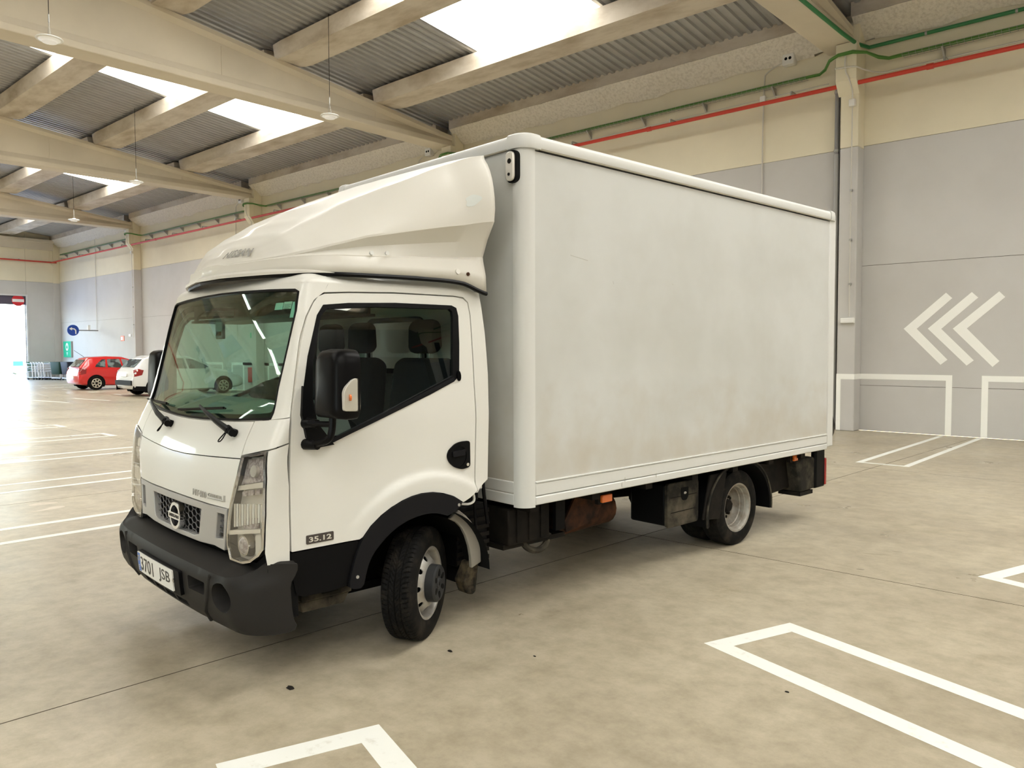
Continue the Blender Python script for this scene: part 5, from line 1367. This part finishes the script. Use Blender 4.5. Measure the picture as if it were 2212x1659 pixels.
# tailgate edge, white front marker lamps
obj('tail_lift', MB().box(BL+.005, BL+.05, .04, BW-.04, BZ0+.05, BZ0+1.65), M['dusty'], cg, smooth=False, bevel=.006)
obj('door_seal', MB().box(BL-.002, BL+.012, .02, .06, BZ0+.02, BZ0+1.75), M['seal'], cg, smooth=False)
obj('lift_hook', MB().prism([(BL+.02, .78), (BL+.09, .86), (BL+.10, .94), (BL+.03, 1.08)], lambda p, k: (p[0], .03+.03*k, p[1])), M['dusty'], cg, smooth=False)
for y in (.088, BW-.088):
    ml = empty('marker_lamp', (0, y, 2.835), parent=cg)
    sh_ = rounded([(-.045, -.10), (.045, -.10), (.045, .10), (-.045, .10)], .042, 5)
    obj('lamp_base', MB().prism(sh_, lambda p, k: (.012-.030*k, p[0], p[1])), M['seal'], ml, ang=40)
    obj('lamp_lens', MB().prism([(a*.80, b*.90) for a, b in sh_], lambda p, k: (-.0185-.020*k, p[0]+.003, p[1])), M['reflector'], ml, ang=40, bevel=.006)
    obj('lamp_dot', MB().tube([(-.038, .0, .03), (-.042, .0, .03)], .016, 10).tube([(-.038, .005, -.05), (-.042, .005, -.05)], .010, 8), M['chassis'], ml)
# scratches and scuffs on the side (thin raised print)
M['scratch'] = mat('grey_scratch', (.45, .44, .40), .6)
M['dirt'] = mat('dirt_smear', (.60, .585, .52), .7)
for (x0, z0, x1, z1) in ((.43, 2.315, .60, 2.292), (1.55, 2.19, 1.562, 2.182), (.86, 2.172, .868, 2.152)):
    obj('scratch', MB().prism([(x0, z0), (x1, z1), (x1, z1+.004), (x0, z0+.003)], lambda p, k: (p[0], .0078-.0010*k, p[1])), M['scratch'], cg, smooth=False)
for (x, z) in ((.95, .742), (.985, .775), (1.35, .765)):
    obj('scuff', MB().prism(ellipse(x, z, .004, .018, 8), lambda p, k: (p[0], -.0045-.0008*k, p[1])), M['scratch'], cg, smooth=False)

# ---- wheels
def tyre_mesh(tread, N):
    R = .327
    prof = [(-.078, .204), (-.094, .215), (-.0985, .245), (-.0985, .270), (-.093, .295), (-.086, .310)]
    tr = [(a, R-.006*max(0, (abs(a)-.06)/.02)**2) for a in np.linspace(-.080, .080, 45 if tread else 9)]
    pr = prof+tr+[(-a, r) for a, r in reversed(prof)]
    V = []; npf = len(pr)
    for k in range(N):
        an = 2*PI*k/N
        for (a, r) in pr:
            d = 0
            if tread and r > .315:
                if min(abs(a), abs(abs(a)-.036)) < .0033: d = .008
                elif abs(a) > .040:
                    ph = (k/N*72+.35*math.sin((abs(a)-.04)*40)+(.5 if a > 0 else 0)) % 1
                    if ph < .20: d = .007*min(1, (abs(a)-.038)/.012)
                elif abs(a) > .006:
                    ph = (k/N*72+(abs(a)-.006)/.03*1.6) % 1
                    if ph < .22: d = .004
            V.append(((r-d)*math.cos(an), a, (r-d)*math.sin(an)))
    mb = MB(); mb.v = V
    mb.f = [(k*npf+i, k*npf+i+1, ((k+1) % N)*npf+i+1, ((k+1) % N)*npf+i) for k in range(N) for i in range(npf-1)]
    return mb
LY = lambda a, r, t: (r*math.cos(t), -a, r*math.sin(t))         # outward is -y for a left wheel
def holes_disc(prof_r, n, hr, rh, res, sx=1.0):
    """cone-like disc with round holes; prof_r: r -> axial"""
    r0, r1 = prof_r[0][1], prof_r[-1][1]
    rr = [r for a, r in prof_r]; aa = [a for a, r in prof_r]
    if rr[0] > rr[-1]: rr = rr[::-1]; aa = aa[::-1]
    lo, hi = rr[0], rr[-1]
    out = [(0, lo), (2*PI, lo), (2*PI, hi), (0, hi)]
    hs = [ellipse(2*PI*(k+.5)/n, hr, rh*sx/hr, rh, 14) for k in range(n)]
    # work in metres along the arc for even triangles
    sc = hr
    out = [(u*sc, v) for u, v in out]; hs = [[(u*sc, v) for u, v in h] for h in hs]
    def mp(u, v, o):
        t = u/sc; a = float(np.interp(v, rr, aa)); return Vector(((v)*math.cos(t), -(a+o), (v)*math.sin(t)))
    return panel(out, hs, mp, 0, .006, res)
FT = tyre_mesh(True, 576).mesh('tyre', ang=40); RT = tyre_mesh(False, 96).mesh('tyre', ang=40)
def front_wheel(loc, rot):
    w = empty('front_wheel', loc, rot, TRUCK)
    link('tyre', FT, M['rubber'], w)
    obj('rim', MB().lathe([(-.08, .206), (-.07, .195), (-.02, .178), (.03, .178), (.055, .196), (.072, .199), (.084, .212), (.090, .212), (.088, .198), (.07, .189), (.046, .184), (.040, .174)], 48, LY), M['silver'], w)
    obj('disc', holes_disc([(.040, .180), (.062, .165), (.088, .135), (.096, .112), (.098, .09)], 9, .150, .0165, .02), M['silver'], w, ang=60)
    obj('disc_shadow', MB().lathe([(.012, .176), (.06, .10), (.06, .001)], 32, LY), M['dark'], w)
    hc = obj('hub_cap', MB().lathe([(.080, .112), (.142, .108), (.150, .100), (.152, .094), (.145, .034), (.150, .030), (.152, .026), (.148, .001)], 40, LY), M['hub'], w, ang=30)
    for k in range(6):
        a = PI*2*(k+.5)/6; c = (.066*math.cos(a), .066*math.sin(a))
        q = [(c[0]+(u*math.cos(a)-v*math.sin(a)), c[1]+(u*math.sin(a)+v*math.cos(a))) for u, v in ellipse(0, 0, .022, .015, 14)]
        obj('cap_hole', MB().prism(q, lambda p, k: (p[0], -(.140+.0115*k), p[1])), M['dark'], w, smooth=False)
    obj('cap_logo', MB().prism([(-.012, -.012), (.012, -.012), (0, .018)], lambda p, k: (p[0], -(.147+.003*k), p[1])), M['dark'], w, smooth=False)
    return w
STEER = math.radians(33)
front_wheel((-.66, .245, .327), (0, 0, STEER))
front_wheel((-.66, 2*YC-.245, .327), (0, 0, PI+STEER))
def rear_wheel(x, y, flip, outer):
    w = empty('rear_wheel', (x, y, .327), (0, 0, PI if flip else 0), TRUCK)
    link('tyre', RT, M['rubber'], w)
    if outer:
        obj('rim', MB().lathe([(-.085, .19), (.055, .192), (.072, .198), (.084, .212), (.090, .212), (.086, .198), (.070, .190), (.052, .186), (.048, .177), (.012, .172), (.006, .165), (-.03, .160), (-.048, .150)], 48, LY), M['silver2'], w)
        obj('disc', holes_disc([(-.048, .152), (-.052, .10), (-.040, .055), (-.040, .03)], 8, .118, .0155, .02), M['silver2'], w, ang=60)
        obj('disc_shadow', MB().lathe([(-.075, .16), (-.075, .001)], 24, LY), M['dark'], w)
        obj('hub', MB().lathe([(-.05, .062), (.0, .058), (.01, .045), (.01, .001)], 24, LY), M['chassis'], w)
        for k in range(6):
            a = 2*PI*k/6; obj('wheel_nut', MB().tube([(.082*math.cos(a), .052, .082*math.sin(a)), (.082*math.cos(a), .018, .082*math.sin(a))], .014, 6), M['chassis'], w, smooth=False)
    else:
        obj('rim', MB().lathe([(-.085, .20), (.085, .20), (.08, .17), (-.05, .15), (-.05, .001)], 24, LY), M['chassis'], w)
RXX = 2.65
rear_wheel(RXX, .185, False, True); rear_wheel(RXX, .42, False, False)
rear_wheel(RXX, BW-.185, True, True); rear_wheel(RXX, BW-.42, True, False)

# ---- chassis and the gear that hangs from it
ch = empty('chassis', parent=TRUCK)
for y in (.75, 1.40): obj('frame_rail', MB().box(-1.55, BL-.05, y-.035, y+.035, .50, .68), M['chassis'], ch, smooth=False, bevel=.006)
for x in (-1.2, .2, 1.3, 2.2, 3.2, 4.1): obj('cross_member', MB().box(x-.05, x+.05, .74, 1.41, .54, .64), M['chassis'], ch, smooth=False)
for x in (.15, .75, 1.35, 1.95, 2.55, 3.15, 3.75): obj('floor_bearer', MB().box(x-.04, x+.04, .06, BW-.06, .655, .735), M['chassis'], ch, smooth=False)
obj('rear_axle', MB().tube([(RXX, .30, .327), (RXX, BW-.30, .327)], .06, 12), M['chassis'], ch)
obj('light_block_tray', MB().box(-1.60, -.12, .52, 1.64, .255, .30), M['dark'], ch, smooth=False)  # unseen tray added to block light and deepen the shadow below
obj('light_block_tray', MB().box(-1.62, -1.56, .10, 2.06, .30, .60), M['dark'], ch, smooth=False)  # added plate, keeps light from showing under the bumper
ft = obj('light_block_tank', MB().box(.10, 1.25, 1.52, 2.06, .30, .655), M['chassis'], TRUCK, bevel=.05)  # unseen tank shape added to block light from the truck's right
obj('light_block_rear', MB().box(3.15, 3.9, .80, 1.40, .38, .50), M['chassis'], ch, smooth=False, bevel=.03)  # unseen block added to darken the floor beneath the truck
obj('differential', MB().lathe([(-.16, .05), (-.10, .15), (.10, .15), (.16, .05)], 16, lambda a, r, t: (RXX+r*math.cos(t), 1.08+a, .33+r*math.sin(t))), M['chassis'], ch)
obj('front_axle', MB().tube([(-.66, .34, .33), (-.66, 1.82, .33)], .055, 10), M['chassis'], ch)
obj('engine_block', MB().box(-1.2, .3, .80, 1.36, .34, .80), M['chassis'], ch, smooth=False, bevel=.03)
obj('gearbox', MB().tube([(.3, 1.08, .50), (1.0, 1.08, .48)], [.16, .10], 12), M['chassis'], ch)
obj('propshaft', MB().tube([(1.0, 1.08, .46), (RXX-.1, 1.08, .36)], .045, 10), M['chassis'], ch)
for y in (.70, 1.46): obj('leaf_spring', MB().tube([(RXX-.65, y, .50), (RXX-.3, y, .42), (RXX, y, .39), (RXX+.3, y, .42), (RXX+.65, y, .50)], .035, 6), M['chassis'], ch)
bt = empty('battery_box', parent=TRUCK)
obj('case', MB().box(.04, .42, .19, .52, .42, .665), M['dusty2'] if 'dusty2' in M else M['chassis'], bt, bevel=.012)
for x in (.12, .23, .34): obj('case_rib', MB().box(x-.012, x+.012, .180, .19, .44, .655), M['chassis'], bt, smooth=False)
obj('strap', MB().box(.47, .56, .18, .21, .46, .70), M['clad'], bt, smooth=False)
obj('bracket', MB().box(.02, .60, .22, .75, .395, .425), M['chassis'], bt, smooth=False)
obj('air_hose', MB().tube(chaikin3([(.20, .24, .43), (.24, .23, .37), (.33, .22, .335), (.42, .23, .36), (.47, .25, .43)], 2), .022, 8), M['dusty'], TRUCK)
# ribbed box behind the front wheel, thin brake hoses, grey mudguard and its flap
rb = empty('filter_box', parent=TRUCK)
obj('case', MB().box(-.33, -.08, .26, .58, .34, .72), M['clad'], rb, bevel=.012)
for k in range(7): obj('case_rib', MB().box(-.335, -.075, .250, .26, .36+.05*k, .385+.05*k), M['chassis'], rb, smooth=False)
obj('cable', MB().tube([(-.18, .20, .98), (-.17, .19, .80), (-.13, .20, .60)], .012, 6), M['seal'], rb)
obj('cable', MB().tube([(-.20, .24, .96), (-.22, .22, .70), (-.20, .22, .42)], .009, 6), M['seal'], rb)
obj('white_bracket', MB().tube(chaikin3([(-.355, .085, .86), (-.330, .085, .79), (-.375, .085, .772), (-.44, .085, .785)], 2), .008, 8), M['boxrail'], TRUCK)
for y0, sy in ((.14, 1), (2*YC-.14, -1)):
    mg = empty('mudguard', parent=TRUCK)
    oc = [(-.410, .735), (-.352, .690), (-.318, .655), (-.290, .615), (-.265, .56), (-.247, .50), (-.238, .44), (-.236, .386)]
    ic = [(-.312, .360), (-.316, .43), (-.330, .50), (-.354, .565), (-.385, .62), (-.425, .660), (-.480, .690)]
    obj('grey_guard', MB().prism(oc+ic, lambda p, k: (p[0], y0+sy*.03*k, p[1])), M['mudgrey'], mg, ang=40, bevel=.006)
    obj('guard_flap', MB().prism([(-.30, .39), (-.235, .39), (-.262, .20), (-.285, .185), (-.33, .20), (-.36, .28)], lambda p, k: (p[0], y0+sy*(.02+.10*k), p[1])), M['flapm'], mg, bevel=.012)
    rows = []
    for o in (.03, .42): rows.append([(AX0+.40*math.cos(a), y0+sy*o, AZ0+.40*math.sin(a)) for a in np.linspace(-.30, 1.0, 14)])
    obj('inner_liner', MB().grid(rows), M['dark'], mg)
# rust coloured bracket, orange marker, spare tank
fb = empty('under_bracket', parent=TRUCK)
obj('plate', MB().prism([(.72, .67), (1.06, .67), (1.02, .60), (.95, .50), (.80, .44), (.62, .42), (.60, .50)], lambda p, k: (p[0], .22+.02*k, p[1])), M['rust'], fb, smooth=False)
obj('tank', MB().tube([(.62, .42, .47), (1.25, .42, .49)], .13, 16), M['rust'], fb)
for k, (x, z) in enumerate(((.92, .635), (3.70, .655))):
    sm = obj('side_marker', MB().box(x-.055 if k == 0 else x-.035, x+.055 if k == 0 else x+.035, .10, .125, z-.028, z+.028), M['orange'], TRUCK, bevel=.006)
    obj('marker_bracket', MB().box(x-.07, x+.06, .126, .16, z-.04, z+.05), M['chassis'], TRUCK, smooth=False)
# tool locker in front of the rear wheel
tb = empty('tool_locker', parent=TRUCK)
obj('body', MB().box(1.70, 2.10, .17, .52, .295, .635), M['clad'], tb, bevel=.02)
lid = obj('lid', MB().prism(rounded([(1.69, .285), (2.115, .285), (2.115, .640), (1.69, .640)], .035, 4), lambda p, k: (p[0], .17-.035*k, p[1])), M['dusty'], tb, ang=40, bevel=.006)
for z in (.40, .52): obj('lid_groove', MB().box(1.73, 2.08, .1325, .134, z, z+.006), M['chassis'], lid, smooth=False)
lt = obj('latch', MB().prism(rounded([(1.865, .59), (1.965, .59), (1.965, .515), (1.94, .485), (1.89, .485), (1.865, .515)], .012, 3), lambda p, k: (p[0], .136-.004*k, p[1])), M['dark'], tb, smooth=False)
obj('keyhole', MB().prism(ellipse(1.915, .545, .018, .010, 12), lambda p, k: (p[0], .131-.003*k, p[1])), M['letter'], lt, smooth=False)
# rear mudguards
for y0, sy in ((.07, 1), (BW-.07, -1)):
    rm = empty('rear_mudguard', parent=TRUCK)
    angs = np.linspace(-.10, PI+.16, 30)
    arc = lambda r, zz=0: [(RXX+.01+r*math.cos(a), min(.715, .30+r*.86*math.sin(a))) for a in angs]
    oc, ic = arc(.52), arc(.488)
    rows = []
    for (P_, y) in ((oc, y0), (oc, y0+sy*.50), (ic, y0+sy*.50), (ic, y0)): rows.append([(x, y, z) for x, z in P_])
    rows.append(rows[0])
    obj('arch', MB().grid(rows), M['clad'], rm, ang=40)
    obj('front_flap', MB().prism([(2.10, .30), (2.34, .275), (2.40, .50), (2.45, .66), (2.20, .66)], lambda p, k: (p[0], y0+sy*(.01+.02*k), p[1])), M['chassis'], rm, smooth=False, bevel=.006)
    obj('edge_lip', MB().tube([(x, y0, z) for x, z in oc], .010, 6), M['dusty'], rm)
# rear lamp, under-run bar and lift gear
rl = empty('rear_lamp', parent=TRUCK)
obj('lamp_case', MB().prism([(3.76, .60), (3.84, .635), (4.12, .625), (4.13, .31), (3.84, .30)], lambda p, k: (p[0], .12+.26*k, p[1])), M['dusty'], rl, bevel=.02)
obj('lamp_foot', MB().box(3.84, 4.10, .13, .36, .262, .30), M['chassis'], rl, smooth=False)
obj('end_plate', MB().box(4.10, 4.30, .10, .16, .31, .712), M['clad'], rl, bevel=.02)
obj('red_lens', MB().box(4.285, 4.315, .09, .16, .33, .60), M['redlens'], rl, bevel=.008)
obj('under_run_bar', MB().box(4.12, 4.24, .16, BW-.16, .36, .48), M['chassis'], ch, smooth=False, bevel=.01)
obj('lift_ram_cover', MB().prism([(3.24, .70), (3.55, .70), (3.78, .70), (3.95, .62), (3.95, .34), (3.30, .30), (3.22, .42)], lambda p, k: (p[0], .24+.25*k, p[1])), M['chassis'], ch, bevel=.02)

# ---- cab interior
rows = []
for s in np.linspace(-.86, .86, 21):
    p = Vector(front(s, 1.345, -.05))
    b_ = math.exp(-((s-.52)/.24)**2)*.05
    rows.append([(p.x, p.y, p.z-.12), (p.x, p.y, p.z), (p.x+.12, p.y, p.z+.075+b_*.5), (p.x+.24, p.y, p.z+.095+b_), (p.x+.40, p.y, p.z+.06+b_), (p.x+.45, p.y, p.z-.06), (p.x+.47, p.y, p.z-.45), (p.x, p.y, p.z-.45)])
dsh = MB().grid(rows, closed=True); n = len(rows[0]); dsh.f += [tuple(range(n-1, -1, -1)), tuple((len(rows)-1)*n+k for k in range(n))]
obj('dashboard', dsh, M['dash'], TRUCK, ang=50)
obj('instrument_cowl', MB().prism(smooth_poly([(-1.50, 1.43), (-1.36, 1.535), (-1.22, 1.53), (-1.19, 1.42)], 2), lambda p, k: (p[0], .34+.40*k, p[1])), M['seat'], TRUCK, ang=50, bevel=.015)
sw = empty('steering_wheel', (-1.05, .54, 1.36), (0, math.radians(-52), 0), TRUCK)
obj('rim', MB().tube([(.20*math.cos(a), .20*math.sin(a), 0) for a in np.linspace(0, 2*PI, 33)[:-1]], .015, 8, closed=True), M['seat'], sw)
obj('boss', MB().lathe([(-.04, .001), (-.04, .06), (.01, .07), (.015, .001)], 16, lambda a, r, t: (r*math.cos(t), r*math.sin(t), a)), M['seat'], sw)
for a in (0, PI*.7, PI*1.3): obj('spoke', MB().tube([(.05*math.cos(a), .05*math.sin(a), -.01), (.19*math.cos(a), .19*math.sin(a), 0)], .013, 6), M['seat'], sw)
obj('steering_column', MB().tube([(0, 0, -.03), (0, 0, -.35)], .03, 8), M['clad'], sw)
def seat(y, w, hr=True):
    s = empty('seat', (.05, y, .10), parent=TRUCK)
    def pad(pts, w, name, th=0):
        mb = MB(); c = np.mean(np.array(pts), 0); rows = []
        for yy, k in ((-w/2, .80), (-w/2+.02, .94), (-w/2+.05, 1), (w/2-.05, 1), (w/2-.02, .94), (w/2, .80)): rows.append([(c[0]+(x-c[0])*k, yy, c[1]+(z-c[1])*k) for x, z in pts])
        mb.grid(rows, closed=True); n = len(pts); mb.f += [tuple(range(n-1, -1, -1)), tuple(5*n+i for i in range(n))]
        return obj(name, mb, M['seat'], s, ang=60)
    pad(rounded([(-.98, .86), (-.98, 1.03), (-.92, 1.06), (-.55, 1.02), (-.50, .86)], .05), w, 'cushion')
    pad(rounded([(-.60, 1.00), (-.52, 1.53), (-.46, 1.555), (-.38, 1.52), (-.44, .96)], .05), w, 'backrest')
    if hr:
        pad(rounded([(-.51, 1.580), (-.505, 1.765), (-.47, 1.795), (-.425, 1.78), (-.415, 1.60), (-.45, 1.575)], .03), .25, 'headrest')
        for d in (-.05, .05): obj('headrest_rod', MB().tube([(-.465, d, 1.52), (-.465, d, 1.60)], .007, 6), M['chrome'], s)
seat(.47, .54); seat(1.20, .42); seat(1.62, .48)
obj('seat_belt', MB().tube([(-.33, .155, 1.88), (-.40, .20, 1.60), (-.44, .25, 1.2)], .010, 6), M['seal'], TRUCK)
hdr = [(.20, 1.895), (.20, 2.0), (1.96, 2.0), (1.96, 1.895)]
arc_ = lambda c: [(c-.40, 1.905)]+[(c+.40*math.cos(a), 1.905+.075*math.sin(a)) for a in np.linspace(PI, 0, 14)][1:-1]+[(c+.40, 1.905)]
obj('header_shelf', MB().box(-1.30, -.95, .20, 1.96, 1.885, 1.90), M['seal'], TRUCK, smooth=False)
obj('header_face', panel(hdr, [arc_(.61), arc_(1.52)], lambda y, z, o: Vector((-1.28-o, y, z)), 0, .015, .1), M['liner'], TRUCK, ang=40)
obj('header_back', MB().box(-1.0, -.98, .20, 1.96, 1.89, 2.0), M['seal'], TRUCK, smooth=False)

# ---- grit and rubber crumbs on the floor
def crumb(x, y, r, lab, seed):
    rg = random.Random(seed); rows = []
    for z, k in ((0, 1.0), (.35, .95), (.7, .6), (.85, .15)): rows.append([(x+r*k*math.cos(a)*(1+rg.uniform(-.2, .2)), y+.6*r*k*math.sin(a)*(1+rg.uniform(-.2, .2)), .0005+z*r*.45) for a in np.linspace(0, 2*PI, 9)[:-1]])
    mb = MB().grid(rows, closed=True); mb.f += [tuple(range(7, -1, -1)), tuple(24+k for k in range(8))]
    obj('rubber_crumb', mb, M['chassis'], ang=30, label=lab, category='debris', group='crumbs on the floor')
crumb(-3.416, 2.101, .028, 'largest dark crumb on the floor before the front tyre', 1)
crumb(-3.168, 2.968, .018, 'small dark crumb on the floor just beside the front tyre', 2)
crumb(-1.539, 3.722, .012, 'tiny dark crumb inside the painted rectangle', 3)
crumb(-2.764, 3.231, .010, 'tiny dark crumb between the front tyre and the painted rectangle', 4)
